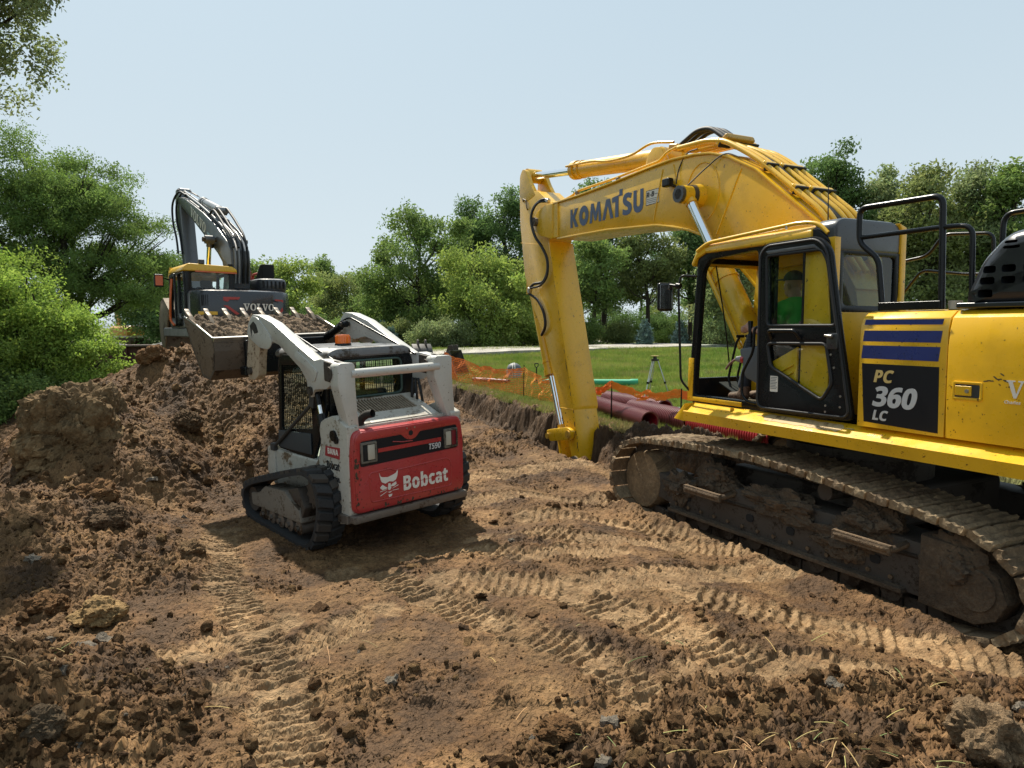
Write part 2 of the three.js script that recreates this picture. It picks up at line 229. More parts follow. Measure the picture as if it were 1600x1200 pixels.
function gridGeo(xs, zs, f, colour) {
  const nx = xs.length, nz = zs.length, pos = new Float32Array(nx * nz * 3), uv = new Float32Array(nx * nz * 2), cl = new Float32Array(nx * nz * 3), idx = new Uint32Array((nx - 1) * (nz - 1) * 6); let q = 0;
  for (let j = 0; j < nz; j++) for (let i = 0; i < nx; i++) { const k = j * nx + i, x = xs[i], z = zs[j], r = f(x, z); pos[3 * k] = x; pos[3 * k + 1] = r.h; pos[3 * k + 2] = z; uv[2 * k] = x; uv[2 * k + 1] = -z; const c = colour(x, z, r); cl[3 * k] = c[0]; cl[3 * k + 1] = c[1]; cl[3 * k + 2] = c[2]; }
  for (let j = 0; j + 1 < nz; j++) for (let i = 0; i + 1 < nx; i++) { const a = j * nx + i, b = a + 1, c = a + nx, e = c + 1; idx[q++] = a; idx[q++] = b; idx[q++] = c; idx[q++] = b; idx[q++] = e; idx[q++] = c; }
  const g = new THREE.BufferGeometry(); g.setAttribute('position', new THREE.BufferAttribute(pos, 3)); g.setAttribute('uv', new THREE.BufferAttribute(uv, 2)); g.setAttribute('color', new THREE.BufferAttribute(cl, 3)); g.setIndex(new THREE.BufferAttribute(idx, 1)); g.computeVertexNormals(); return g;
}
const mix3 = (a, b, t) => [lerp(a[0], b[0], t), lerp(a[1], b[1], t), lerp(a[2], b[2], t)];
const C_CREAM = [.43, .305, .18], C_TAN = [.36, .226, .106], C_BROWN = [.170, .094, .043], C_DARK = [.092, .057, .033], C_GREYSOIL = [.105, .070, .045];
function soilColour(x, z, r) {
  const a = fbm(x * .7 + 20, z * .7, 4), b = n2(x * 3.3, z * 3.3) * .5 + .5 * n2b(x * 11, z * 11);
  let c = mix3(C_BROWN, C_TAN, clamp(.10 + .26 * a + .2 * b)); c = mix3(c, C_TAN, r.comp * (.4 + .3 * b)); c = mix3(c, C_CREAM, r.m * (.34 + .35 * b)); c = mix3(c, C_DARK, clamp(.75 * sstep(.1, .7, -a + .4 * b) * (1 - r.comp)));
  c = mix3(c, mix3(C_GREYSOIL, C_DARK, clamp(.4 + .6 * b)), r.bank * .85); return c;
}
{
  const xs = axis([[-16, .25], [-9.5, .055], [-5, .024], [-3, .019], [3.6, .019], [5, .05], [9, .2], [12, .4]]).map((v) => v), ds = axis([[-9, .4], [2, .2], [2.9, .02], [6.5, .0175], [9, .022], [14, .034], [24, .1], [31, .25]]);
  const g = gridGeo(xs, ds.map((d) => -d).reverse(), ground, soilColour);
  const m = new THREE.MeshPhysicalMaterial({ specularIntensity: .35, vertexColors: true, roughness: .8, map: T.soil, bumpMap: T.grainBump, bumpScale: .045 });
  tag(top(shade(new THREE.Mesh(g, m)), 'ground'), 'churned brown soil of the excavated work area', 'ground', null, 'structure');
}
{ // the field: lawn, verges and everything out to the horizon
  const xs = axis([[-900, 120], [-120, 12], [-30, 1.2], [-11, .3], [-6, .2], [12, .2], [30, 1.2], [120, 12], [900, 120]]), ds = axis([[-60, 12], [-10, 1.2], [8, .25], [28, .25], [45, .6], [120, 10], [1500, 200]]);
  const f = (x, z) => ({ h: lawnH(x, z) - 1.8 * sstep(-.05, .4, inDirt(x, z)) });
  const cg = (x, z) => { const a = 1.4 * fbm(x * .22, z * .22, 4), b = n2(x * 1.9, z * 1.9), dry = sstep(1.6, -.2, bankDist(x, z) + .5 * b) * sstep(-9, -4, x); return mix3(mix3([.14, .195, .035], [.20, .25, .055], clamp(.5 + .4 * a + .3 * b)), [.17, .15, .07], clamp(dry * .6)); };
  const g = gridGeo(xs, ds.map((d) => -d).reverse(), f, cg);
  tag(top(shade(new THREE.Mesh(g, new THREE.MeshStandardMaterial({ vertexColors: true, roughness: .95, map: T.soil, bumpMap: T.grainBump, bumpScale: .05 }))), 'lawn'), 'mown green lawn beyond the cut bank', 'lawn', null, 'structure');
}
{ // concrete road and the drive beyond it, each a slab with an edge
  const slab = (name, label, pts, w, y, c) => {
    const g = new GB(); const P = pts.map(([x, d]) => V3(x, 0, -d)), cv = new THREE.CatmullRomCurve3(P), n = 90, pos = [], idx = [];
    for (let i = 0; i <= n; i++) { const p = cv.getPoint(i / n), t = cv.getTangent(i / n), s = V3(-t.z, 0, t.x).multiplyScalar(w / 2); for (const [e, dy] of [[-1, -.3], [-1, 0], [1, 0], [1, -.3]]) { const q = p.clone().addScaledVector(s, e); pos.push(q.x, lawnH(p.x, p.z) + y + dy, q.z); } }
    for (let i = 0; i < n; i++) for (let k = 0; k < 3; k++) { const a = i * 4 + k, b = a + 4; idx.push(a, b, a + 1, a + 1, b, b + 1); }
    const q = new THREE.BufferGeometry(); q.setAttribute('position', new THREE.Float32BufferAttribute(pos, 3)); q.setIndex(idx); q.computeVertexNormals();
    const o = g.add(toCreasedNormals(q, .5)).mesh(name, mt(c, .9, 0, { map: T.soil })); tag(top(o, name), label, 'road', null, 'structure');
  };
  slab('road', 'pale concrete road crossing behind the lawn', [[-60, 17], [-22, 29], [-3.9, 38.5], [6, 45.5], [18, 57], [40, 80], [70, 118]], 6.2, .11, [.50, .48, .45]);
  slab('drive', 'second pale drive beyond the road', [[-60, 32], [-22, 44.5], [-6, 53], [3, 59], [14, 71], [30, 95]], 3.6, .10, [.46, .44, .42]);
}
// ---------------------------------------------------------------- loose soil
function clodGeo(seed, detail = 2, rough = .32, sq = .8) {
  let g = new THREE.IcosahedronGeometry(1, detail); g.deleteAttribute('uv'); g.deleteAttribute('normal'); g = mergeVertices(g, 1e-4); const p = g.attributes.position;
  for (let i = 0; i < p.count; i++) { const v = V3(p.getX(i), p.getY(i), p.getZ(i)); const k = 1 + rough * (n3(v.x * 1.1 + seed * 3.7, v.y * 1.1, v.z * 1.1) + .55 * Math.abs(n3(v.x * 2.6, v.y * 2.6 + seed, v.z * 2.6)) + .25 * n3(v.x * 6, v.y * 6, v.z * 6 + seed) + (detail > 3 ? (.06 * n3(v.x * 13, v.y * 13, v.z * 13)) + .04 * Math.abs(n3(v.x * 27, v.y * 27, v.z * 27)) : 0)); p.setXYZ(i, v.x * k, v.y * k * sq, v.z * k * .9); }
  g = toCreasedNormals(g, .75); return boxUV(g);
}
const clodVariants = [1, 2, 3, 4, 5].map((s) => clodGeo(s, 2, .36, .8));
const clodMat = mp([1, 1, 1], .93, { specularIntensity: .3, map: T.soil, bumpMap: T.grainBump, bumpScale: .012 });
function scatter(name, label, spots, sizeOf, seed) { // thousands of crumbs nobody could count
  const r = rng(seed), per = clodVariants.map(() => []);
  for (const [x, z, s, c] of spots) per[Math.floor(r() * 5)].push([x, z, s, c]);
  per.forEach((list, i) => {
    if (!list.length) return; const im = new THREE.InstancedMesh(clodVariants[i], clodMat, list.length), q = new THREE.Quaternion(), e = new THREE.Euler();
    list.forEach(([x, z, s, c], k) => { e.set(r() * 6, r() * 6, r() * 6); q.setFromEuler(e); im.setMatrixAt(k, new THREE.Matrix4().compose(V3(x, soilH(x, z) + s * .25, z), q, V3(s, s * (.7 + .5 * r()), s))); im.setColorAt(k, col(...c)); });
    tag(top(shade(im), name), label, 'soil', 'loose soil crumbs', 'stuff');
  });
}
{
  const r = rng(77), spots = []; let tries = 0;
  while (spots.length < 24000 && tries++ < 260000) {
    const d = 2.9 + 11 * Math.pow(r(), 1.7), x = (r() * 2 - 1) * (1.2 + d * .85) - .2; if (x < -9 || x > 6) continue;
    const g = ground(x, -d); const [X, Z] = toK(x, -d); if (g.rut > 0 || (Math.abs(X) < 2.9 && Math.abs(Z) < 1.8) || g.bank > .5 || -bankDist(x, -d) < .9) continue;
    const den = (.14 + .7 * g.rough) * (1 - .75 * g.comp) * (1 - .8 * g.m) * (.4 + .6 * sstep(-.2, .4, n2(x * 1.3 + 9, d * 1.3))); if (r() > den) continue;
    const u = r(), s = (.0045 + .008 * Math.pow(u, 2) + .032 * Math.pow(u, 26)) * (.7 + .5 * g.rough) * (d > 8 ? 1.35 : 1), v = r(), c = mix3(mix3(C_BROWN, C_TAN, .1 + v * v * .9), C_DARK, r() * .25);
    spots.push([x, -d, s, c]);
  }
  scatter('soil_crumbs', 'loose crumbs and small clods scattered over the soil', spots, null, 5);
}
{ // flat sheared pieces of clay and a few pale stones among the crumbs
  const r = rng(178), box = (k) => { const g0 = new THREE.BoxGeometry(2, .7, 1.5, 7, 3, 6); g0.deleteAttribute('uv'); g0.deleteAttribute('normal'); const g = mergeVertices(g0, 1e-4), p = g.attributes.position; for (let i = 0; i < p.count; i++) { const x = p.getX(i), y = p.getY(i), z = p.getZ(i), q = 1 + .28 * n3(x * .9 + k, y, z * .9) + .1 * n3(x * 3, y * 3, z * 3 + k); p.setXYZ(i, x * q, y * q + .18 * n3(x, k, z) + .05 * n3(x * 5, y, z * 5), z * q); } return boxUV(toCreasedNormals(g, .45)); };
  [3, 8].forEach((k) => { const N = 260, im = new THREE.InstancedMesh(box(k), clodMat, N); for (let i = 0; i < N;) { const d = 3 + 6 * Math.pow(r(), 1.6), x = (r() * 2 - 1) * (1 + d * .75), g = ground(x, -d); if (g.rut > 0 || g.m > .3 || r() > .15 + g.rough || toK(x, -d)[1] > -1.9 && Math.abs(toK(x, -d)[0]) < 3) continue; const s = .012 + .045 * Math.pow(r(), 3), stone = r() < .12; im.setMatrixAt(i, new THREE.Matrix4().compose(V3(x, g.h + s * .25, -d), new THREE.Quaternion().setFromEuler(new THREE.Euler((r() - .5) * 1.1, r() * 6.28, (r() - .5) * 1.1)), V3(s, s * (stone ? 1 : .6), s))); im.setColorAt(i, stone ? col(.34, .30, .25) : col(...mix3(C_BROWN, r() < .5 ? C_TAN : C_DARK, r() * .8))); i++; } tag(top(shade(im), 'clay_pieces'), 'flat sheared clay pieces and small stones strewn over the soil', 'soil', 'loose soil crumbs', 'stuff'); });
}
// large single clods, each told apart by where it lies
const clod = (label, x, d, s, seed, c, sq = .75, sink = .3) => { const g = clodGeo(seed, 14, .27, sq); g.scale(s, s, s); const o = shade(new THREE.Mesh(g, mp(c.map((v) => v * 1.55), .95, { specularIntensity: .3, map: T.soil, bumpMap: T.grainBump, bumpScale: .02 }))); o.position.set(x, soilH(x, -d) + s * sq * (1 - 2 * sink) * .6, -d); o.rotation.y = seed * 1.7; return top(o, 'soil_clod', label, 'clod', 'large soil clods'); };
clod('pale tan wedge shaped clod at the foot of the left spoil mound', -3.02, 5.05, .17, 21, [.30, .20, .095], .62);
clod('dark crumbly clod lying beside the pale tan wedge clod', -3.5, 5.2, .14, 22, C_BROWN, .7);
clod('rounded dark clod on the slope below the tall soil block', -4.15, 7.15, .19, 23, [.115, .076, .045]);
clod('brown clod in the hollow in front of the tall soil block', -4.55, 7.7, .2, 24, C_BROWN);
clod('small upright clod left of the imprinted track marks', -3.0, 6.5, .12, 25, [.2, .13, .07]);
clod('big grey brown clod in the rubble at the lower right', 2.35, 3.35, .17, 36, [.2, .14, .085], .9, .25);
clod('dark clod near the right edge beside the grassy rubble', 2.95, 3.75, .15, 27, C_BROWN, .8, .35);
clod('clod on top of the shaded mound at the lower left', -2.3, 3.35, .1, 28, [.13, .095, .06]);
clod('flat brown clod in the middle foreground soil', .25, 3.6, .1, 29, C_BROWN, .5);
clod('clod on the crest of the long spoil pile', -5.9, 11.7, .22, 30, C_BROWN);
clod('lumpy clod halfway up the long spoil pile', -4.7, 10.2, .2, 31, [.12, .08, .046]);
{ // the tall block of compacted soil at the left: a steep cut face with cracks
  const g0 = new THREE.BoxGeometry(2, 2, 2, 44, 44, 44); g0.deleteAttribute('normal'); g0.deleteAttribute('uv'); const g1 = mergeVertices(g0, 1e-4), p = g1.attributes.position;
  for (let i = 0; i < p.count; i++) {
    const v = V3(p.getX(i), p.getY(i), p.getZ(i)), l = Math.pow(v.x ** 6 + v.y ** 6 + v.z ** 6, 1 / 6); v.multiplyScalar(1 / l);
    const crack = Math.pow(1 - Math.abs(n3(v.x * 1.2 + 4, v.y * 1.5, v.z * 1.2)), 9); let k = 1 + .13 * n3(v.x * 1.1, v.y * 1.1 + 7, v.z * 1.1) + .045 * n3(v.x * 3.1, v.y * 3.1, v.z * 3.1) + .035 * n3(v.x * 8, v.y * 8, v.z * 8) + .02 * Math.abs(n3(v.x * 19, v.y * 19, v.z * 19)) - .1 * crack;
    p.setXYZ(i, v.x * k * (.60 - .12 * v.y), v.y * k * .72, v.z * k * (.6 - .06 * v.y));
  }
  const o = shade(new THREE.Mesh(boxUV(toCreasedNormals(g1, .5)), mp([.25, .17, .09], .95, { specularIntensity: .3, map: T.soil, bumpMap: T.grainBump, bumpScale: .03 }))); o.position.set(-5.75, .82, -9.25); o.rotation.y = .35;
  top(o, 'soil_block', 'tall compacted block of pale soil with a steep cracked face', 'soil');
}
// ---------------------------------------------------------------- shared shape helpers
const RX = M4(0, 0, 0, 0, PI / 2, 0), RY = M4(0, 0, 0, -PI / 2, 0, 0);
GB.prototype.exX = function (pts, x0, x1, bev = 0, holes = []) { return this.ext(pts.map(([Z, Y]) => [-Z, Y]), x0, x1, bev, holes.map((h) => h.map(([Z, Y]) => [-Z, Y])), RX); };   // [Z,Y] profile along X
GB.prototype.exY = function (pts, y0, y1, bev = 0, holes = []) { return this.ext(pts.map(([X, Z]) => [X, -Z]), y0, y1, bev, holes.map((h) => h.map(([X, Z]) => [X, -Z])), RY); };   // [X,Z] plan along Y
GB.prototype.sheet = function (pts, z) { const g = new THREE.ShapeGeometry(sh(pts)); g.translate(0, 0, z); return this.add(g); };   // one pane of glass
GB.prototype.sheetX = function (pts, x) { const g = new THREE.ShapeGeometry(sh(pts.map(([Z, Y]) => [-Z, Y]))); g.translate(0, 0, x); return this.add(g, RX.clone()); };
const leftFace = (z) => M4(0, 0, z, 0, PI, 0);      // letters that read from the machine's left side; u = -X
const rearFace = (x) => M4(x, 0, 0, 0, -PI / 2, 0); // letters that read from behind; u = Z
function cylinder(root, name, base, eye, split, rb, rr, mBarrel, Zw) { // hydraulic cylinder: barrel > rod, pins
  const A = V3(...base), B = V3(...eye), S = A.clone().lerp(B, split), dir = B.clone().sub(A).normalize(), p = sub(root, name), at = (v, k) => v.clone().addScaledVector(dir, k);
  new GB().cyl(at(A, .1), S, rb).cyl(at(S, -.12), S, rb * 1.16).cyl(at(S, -.3), at(S, -.27), rb * 1.1).cyl(V3(A.x, A.y, A.z - Zw), V3(A.x, A.y, A.z + Zw), rb * .95).mesh('barrel', mBarrel, p);
  new GB().cyl(at(S, -.05), at(B, -.08), rr, rr, 24).mesh('rod', M.chrome, p);
  new GB().cyl(V3(B.x, B.y, B.z - Zw), V3(B.x, B.y, B.z + Zw), rr * 1.9).cyl(at(B, -.16), at(B, -.03), rr * 1.25).mesh('rod_eye', mBarrel, p);
  new GB().cyl(V3(B.x, B.y, B.z - Zw - .05), V3(B.x, B.y, B.z + Zw + .05), rr * 1.1, rr * 1.1, 12).cyl(V3(A.x, A.y, A.z - Zw - .03), V3(A.x, A.y, A.z + Zw + .03), rr * 1.1).mesh('pin', M.iron, p); return p;
}
function lumps(seed, w, h, d, rough = .25, n = 12) { const g = clodGeo(seed, n, rough, 1); g.scale(w / 2, h / 2, d / 2); return g; }
function loopPoints(pts, n) { const c = new THREE.CatmullRomCurve3(pts.map(([x, y]) => V3(x, y, 0)), true, 'centripetal'); c.arcLengthDivisions = 800; const o = []; for (let i = 0; i < n; i++) { const p = c.getPointAt(i / n), t = c.getTangentAt(i / n); o.push([p.x, p.y, Math.atan2(t.y, t.x)]); } return o; }

// ---------------------------------------------------------------- the yellow excavator
const EX = thing('yellow_excavator', 'large yellow crawler excavator with open cab door digging at the lawn edge', 'excavator', [KO[0], 0, KO[1]], PI / 2 + KA);
{
  const loop = [[2.1, .88], [1.34, .95], [.3, .99], [-.6, .95], [-1.3, .88], [-1.9, .82], [-2.3, .73], [-2.56, .5], [-2.6, .28], [-2.42, .04], [-2.0, -.06], [-1, -.09], [0, -.1], [1, -.09], [2.0, -.07], [2.42, .05], [2.62, .3], [2.57, .56], [2.4, .76]];
  const N = 52, sp = loopPoints(loop, N);
  const shoeV = [1, 2, 3, 4].map((s) => { // a shoe: plate with low bars, caked with soil, ragged rims
    const g0 = new THREE.BoxGeometry(.19, .06, .72, 8, 2, 20); g0.deleteAttribute('uv'); g0.deleteAttribute('normal'); const g = mergeVertices(g0, 1e-4), p = g.attributes.position;
    for (let i = 0; i < p.count; i++) { let x = p.getX(i), y = p.getY(i), z = p.getZ(i); const bar = Math.max(Math.exp(-(((x + .075) / .014) ** 2)), Math.exp(-((x / .014) ** 2)), Math.exp(-(((x - .075) / .014) ** 2))); if (y > .01) y += .016 * bar + .014 * n3(x * 9 + s * 5, z * 6, s) + .007 * n3(x * 26, z * 26, s); x += .005 * n3(z * 9, y * 20, s); z += .014 * n3(x * 12, y * 12, s + 4) * (Math.abs(z) > .3 ? 1 : 0); p.setXYZ(i, x, y, z); }
    return boxUV(toCreasedNormals(g, .6));
  });
  const shoeM = [mt([.33, .235, .14], .92, 0, { map: T.soil, bumpMap: T.grainBump, bumpScale: .012 }), mt([.40, .30, .18], .92, 0, { map: T.soil, bumpMap: T.grainBump, bumpScale: .012 }), mt([.27, .19, .11], .9, .05, { map: T.soil, bumpMap: T.grainBump, bumpScale: .012 })];
  for (const side of [-1, 1]) {
    const tr = sub(EX, 'track'); const r = rng(5 + side);
    sp.forEach(([x, y, a], i) => { const o = shade(new THREE.Mesh(shoeV[Math.floor(r() * 4)], shoeM[Math.floor(r() * 3)])); o.name = 'track_shoe'; o.position.set(x, y, side * 1.26); o.rotation.z = a + PI; tr.add(o); });
    const ch = new GB(); sp.forEach(([x, y, a]) => { for (const k of [-.1, .1]) ch.box(.2, .1, .05, [x + Math.sin(a) * -.07, y + Math.cos(a) * .07 * -1 * -1, side * 1.26 + k], [0, 0, a], .01); });
    const fixed = new GB(); sp.forEach(([x, y, a]) => { const nx = -Math.sin(a), ny = Math.cos(a); for (const k of [-.1, .1]) fixed.box(.2, .1, .05, [x + nx * .075, y + ny * .075, side * 1.26 + k], [0, 0, a], .01); }); fixed.mesh('track_chain', M.iron, tr);
    const zo = side * 1.5, zi = side * 1.06, fr = sub(EX, 'track_frame');
    new GB().ext([[1.55, .12], [1.55, .46], [1.1, .54], [.2, .60], [-.9, .60], [-1.76, .56], [-1.76, .10]], Math.min(zo * .98, zi), Math.max(zo * .98, zi), .02).ext([[1.56, .16], [2.05, .22], [2.15, .40], [2.0, .52], [1.56, .5]], Math.min(zi, side * 1.44), Math.max(zi, side * 1.44), .02).mesh('side_beam', M.iron, fr);
    new GB().ext([[-1.74, .08], [-1.74, .66], [-2.1, .64], [-2.36, .48], [-2.44, .3], [-2.36, .14], [-2.2, .06]], side < 0 ? -1.54 : 1.1, side < 0 ? -1.1 : 1.54, .025).cyl([-2.2, .34, side * 1.53], [-2.2, .34, side * 1.56], .16).mesh('final_drive_cover', M.mudDark, fr);
    new GB().b2(-1.6, 1.5, .10, .145, Math.min(zo * .97, zo * 1.03), Math.max(zo * .97, zo * 1.03), .01).mesh('skid_rail', M.mudDark, fr);
    for (const x of [1.2, .2, -.35, -1.3]) new GB().ext(rrect(x - .05, .27, x + .05, .35, .035), side * 1.478 - .004, side * 1.478 + .004).mesh('access_hole', M.blackMatte, fr); { const g = new GB(); for (let i = 0; i < 14; i++) g.cyl([1.4 - i * .22, .2, side * 1.465], [1.4 - i * .22, .2, side * 1.495], .022, .022, 6); g.mesh('guard_bolts', M.mud, fr).userData.kind = 'stuff'; } new GB().tube([[1.5, .40, side * 1.475], [-1.7, .44, side * 1.475]], .02, { sides: 4 }).mesh('beam_rib', M.mudDark, fr);
    for (const [x0, x1] of [[.45, 1.05], [-1.58, -1.0]]) new GB().tube([[x0, .52, side * 1.46], [x0 - .0, .49, side * 1.66], [x1, .49, side * 1.66], [x1, .52, side * 1.46]], .035, { fillet: .07, sides: 6 }).b2(x0, x1, .44, .53, side * 1.64, side * 1.68, .008).mesh('step', M.mud, fr);
    for (const [x, y, w, h, s] of [[.75, .62, .5, .34, 41], [-.2, .52, .9, .3, 42], [-1.25, .62, .5, .36, 43], [-1.0, .40, .7, .3, 44], [1.35, .4, .5, .35, 45], [-2.05, .42, .55, .5, 46]]) new GB().add(lumps(s, w, h, .26, .4), M4(x, y, side * 1.43)).mesh('packed_mud', M.mudDark, fr);
    new GB().lathe([[0, -.16], [.2, -.17], [.36, -.15], [.38, -.1], [.38, .1], [.36, .15], [.2, .17], [0, .16]], [2.14, .36, side * 1.3], [2.14, .36, side * 1.3 + 1]).mesh('idler_wheel', M.mudPale, EX);
    const spk = new GB(); const tp = []; for (let i = 0; i < 46; i++) { const a = i / 46 * 2 * PI, rr = i % 2 ? .40 : .33; tp.push([Math.cos(a) * rr, Math.sin(a) * rr]); } spk.ext(tp, side * 1.26 - .05, side * 1.26 + .05, .008, [], M4(-2.2, .33, 0)).mesh('drive_sprocket', M.iron, EX);
    for (let i = 0; i < 8; i++) new GB().cyl([1.35 - i * .4, .09, side * 1.26 - .2], [1.35 - i * .4, .09, side * 1.26 + .2], .11, .11, 16).mesh('bottom_roller', M.iron, EX);
    for (const x of [.9, -.7]) new GB().cyl([x, .78, side * 1.26 - .16], [x, .78, side * 1.26 + .16], .085, .085, 14).mesh('carrier_roller', M.iron, EX);
  }
  new GB().b2(-.9, .9, .35, .75, -1.1, 1.1, .05).cyl([0, .75, 0], [0, 1.2, 0], .72, .72, 40).cyl([0, .98, 0], [0, 1.08, 0], .8, .8, 40).mesh('carbody', M.iron, EX);
  // revolving frame
  new GB().b2(-3.25, 1.25, 1.24, 1.42, -1.38, 1.38, .02).mesh('deck_frame', M.black, EX);
  const sill = new GB().exX([[-1.42, 1.468], [-1.60, 1.372], [-1.585, 1.262], [-1.50, 1.25], [-1.42, 1.25]], -3.25, 1.18, .006).ext([[1.17, 1.25], [1.36, 1.265], [1.17, 1.462]], -1.585, -1.42, .006).mesh('side_sill', M.yellow, EX);
  { const u = [], r = rng(9), a = (X, t) => [X, lerp(1.468, 1.372, t), lerp(-1.42, -1.60, t)]; // scuffed primer patch along the ledge
    const up = [], lo = []; for (let i = 0; i <= 24; i++) { const X = lerp(.12, -1.05, i / 24); up.push([X, .12 + .1 * r() + (i < 3 || i > 21 ? .25 : 0)]); lo.push([X, .78 - .1 * r() - (i < 3 || i > 21 ? .35 : 0)]); }
    const pos = []; for (let i = 0; i < 24; i++) { const q = [up[i], up[i + 1], lo[i], lo[i], up[i + 1], lo[i + 1]]; for (const [X, t] of q) { const p = a(X, t); pos.push(p[0], p[1] + .003, p[2] - .0015); } }
    const g = new THREE.BufferGeometry(); g.setAttribute('position', new THREE.Float32BufferAttribute(pos, 3)); g.computeVertexNormals(); new GB().add(g).mesh('worn_paint', mt([.50, .35, .17], .75, 0, { map: T.grime }), sill, 'scuffed patch where the yellow paint is worn dull'); }
  new GB().b2(.5, .503 + .004, 1.36, 1.47, -1.5, -1.45, .001).mesh('sill_joint', M.yellowDull, sill);
  new GB().exX([[1.42, 1.468], [1.60, 1.372], [1.585, 1.262], [1.42, 1.25]], -3.25, 1.9, .006).mesh('side_sill', M.yellow, EX);
  const sect = (b) => [[-1.5, 1.475], [-1.5 - b, 1.9], [-1.5 - b, 2.2], [-1.497, 2.34], [-1.47, 2.43], [-1.40, 2.485], [-1.28, 2.50], [-.42, 2.50], [-.42, 1.475]];
  const panel = new GB().exX(sect(.0), -1.872, -1.08, .008).mesh('side_panel', M.yellow, EX, 'yellow panel with three blue stripes and a black model plate');
  for (const [y0, y1, s0, s1] of [[2.265, 2.345, -1.135, -1.835], [2.12, 2.215, -1.125, -1.825], [1.97, 2.085, -1.115, -1.815]]) new GB().ext([[s0, y1 + .11], [s0 + .012, y0 + .11], [s1 + .012, y0 + .11], [s1, y1 + .11]].map(([x, y]) => [x, y > 2.42 ? 2.42 : y]).map(([x, y]) => [x, y]), -1.5032, -1.4985).mesh('blue_stripe', M.blue, panel);
  new GB().ext([[-1.112, 2.035], [-1.15, 1.52], [-1.825, 1.50], [-1.812, 2.035]], -1.5032, -1.4985).mesh('black_plate', M.decalBlack, panel);
  new GB().add(textGeo('PC', 1.235, 1.405, 1.875, 1.985, { slant: .2, fat: .02 }), leftFace(-1.5034)).mesh('lettering', mt([.60, .44, .16], .5), panel, 'PC in pale yellow italic letters');
  new GB().add(textGeo('360', 1.225, 1.62, 1.665, 1.845, { slant: .2, fat: .03 }), leftFace(-1.5034)).mesh('lettering', M.silver, panel, '360 in large silver italic numerals');
  new GB().add(textGeo('LC', 1.235, 1.37, 1.545, 1.635, { slant: .2, fat: .02 }), leftFace(-1.5034)).mesh('lettering', M.silver, panel, 'LC in silver italic letters');
  const door2 = new GB().exX(sect(.012), -3.28, -1.882, .01).mesh('engine_door', M.yellow, EX);
  { const la = sub(EX, 'door_latch'); new GB().ext(rrect(-2.165, 1.79, -1.935, 1.935, .02), -1.5215, -1.5075, .004, [rrect(-2.145, 1.81, -1.955, 1.915, .015)]).mesh('latch_rim', M.yellow, la); new GB().b2(-2.143, -1.957, 1.812, 1.913, -1.5155, -1.509, .001).mesh('latch_recess', M.greyDark, la); new GB().b2(-2.085, -1.96, 1.825, 1.9, -1.526, -1.514, .004).mesh('latch_flap', M.yellow, la); new GB().cyl([-2.055, 1.862, -1.532], [-2.055, 1.862, -1.52], .016).mesh('lock_button', M.steelBare, la); }
  new GB().add(textGeo('V', 2.332, 2.46, 1.835, 1.965, { font: serif }), leftFace(-1.5165)).mesh('lettering', M.cream, door2, 'tall white letter V'); new GB().add(textGeo('Charles', 2.325, 2.435, 1.793, 1.817), leftFace(-1.5165)).mesh('lettering', M.cream, door2, 'small word Charles under the V');
  { const r = rng(3); const g = new GB(); for (let i = 0; i < 9; i++) g.ext(rpoly([[0, 0], [.02 + .02 * r(), .004], [.03, .012], [.004, .01]], .003, 2), 0, .0012, 0, [], M4(-2.2 - .018 * i - .012 * r(), 1.945 + .008 * i * r(), -1.5155, 0, 0, r() - .3)); g.mesh('paint_chips', M.iron, door2); }
  // tank, valve housing and counterweight on the far side
  new GB().exX([[.42, 1.45], [.42, 2.28], [.5, 2.36], [1.4, 2.36], [1.5, 2.24], [1.5, 1.45]], -3.28, 1.05, .02).mesh('right_body', M.yellow, EX);
  new GB().b2(-3.28, -.5, 1.45, 2.3, -.41, .41, .02).mesh('engine_bay', M.greyDark, EX);
  new GB().exY(rpoly([[-3.29, -1.52], [-3.29, 1.52], [-3.75, 1.45], [-4.1, 1.0], [-4.2, 0], [-4.1, -1.0], [-3.75, -1.45]], .15), 1.2, 2.55, .05).mesh('counterweight', M.greyDark, EX);
  { // black hood over the engine, with cut slots
    const prof = rpoly([[-1.9, 2.505], [-1.93, 2.64], [-2.03, 2.88], [-2.2, 3.06], [-2.6, 3.14], [-3.3, 3.14], [-3.3, 2.505]], .07, 4);
    let g = new THREE.ExtrudeGeometry(sh(prof), { depth: 1.7, bevelEnabled: true, bevelThickness: .14, bevelSize: .12, bevelOffset: -.12, bevelSegments: 5 }); g.translate(0, 0, -1.3 + .0);
    const ev = new Evaluator(); ev.attributes = ['position', 'normal']; let br = new Brush(g); br.updateMatrixWorld();
    for (const [x, y, w, h] of [[-2.12, 2.79, .1, .055], [-2.11, 2.705, .11, .055], [-2.10, 2.61, .11, .06], [-2.26, 2.79, .1, .055], [-2.26, 2.705, .1, .055], [-2.42, 2.79, .12, .055], [-2.42, 2.705, .12, .055], [-2.26, 2.985, .1, .022], [-2.27, 2.945, .12, .022], [-2.42, 2.985, .12, .022]]) { const b = new Brush(new RoundedBoxGeometry(w, h, .5, 2, .02)); b.position.set(x, y, -1.35); b.updateMatrixWorld(); br = ev.evaluate(br, b, SUBTRACTION); }
    g = br.geometry; g = g.index ? g.toNonIndexed() : g; new GB().add(toCreasedNormals(g, .5)).b2(-3.3, -1.88, 2.502, 2.545, -1.44, .4, .012).mesh('engine_hood', mp([.016, .018, .022], .32, { clearcoat: .4, clearcoatRoughness: .3, roughnessMap: T.rough }), EX, 'glossy black hood with slotted vents');
  }
  // handrails and catwalk bar
  const rail = (pts, Z, r = .021, fillet = .09) => new GB().tube(pts.map(([x, y, z]) => [x, y, z ?? Z]), r, { fillet, sides: 10 }).mesh('handrail', M.black, EX);
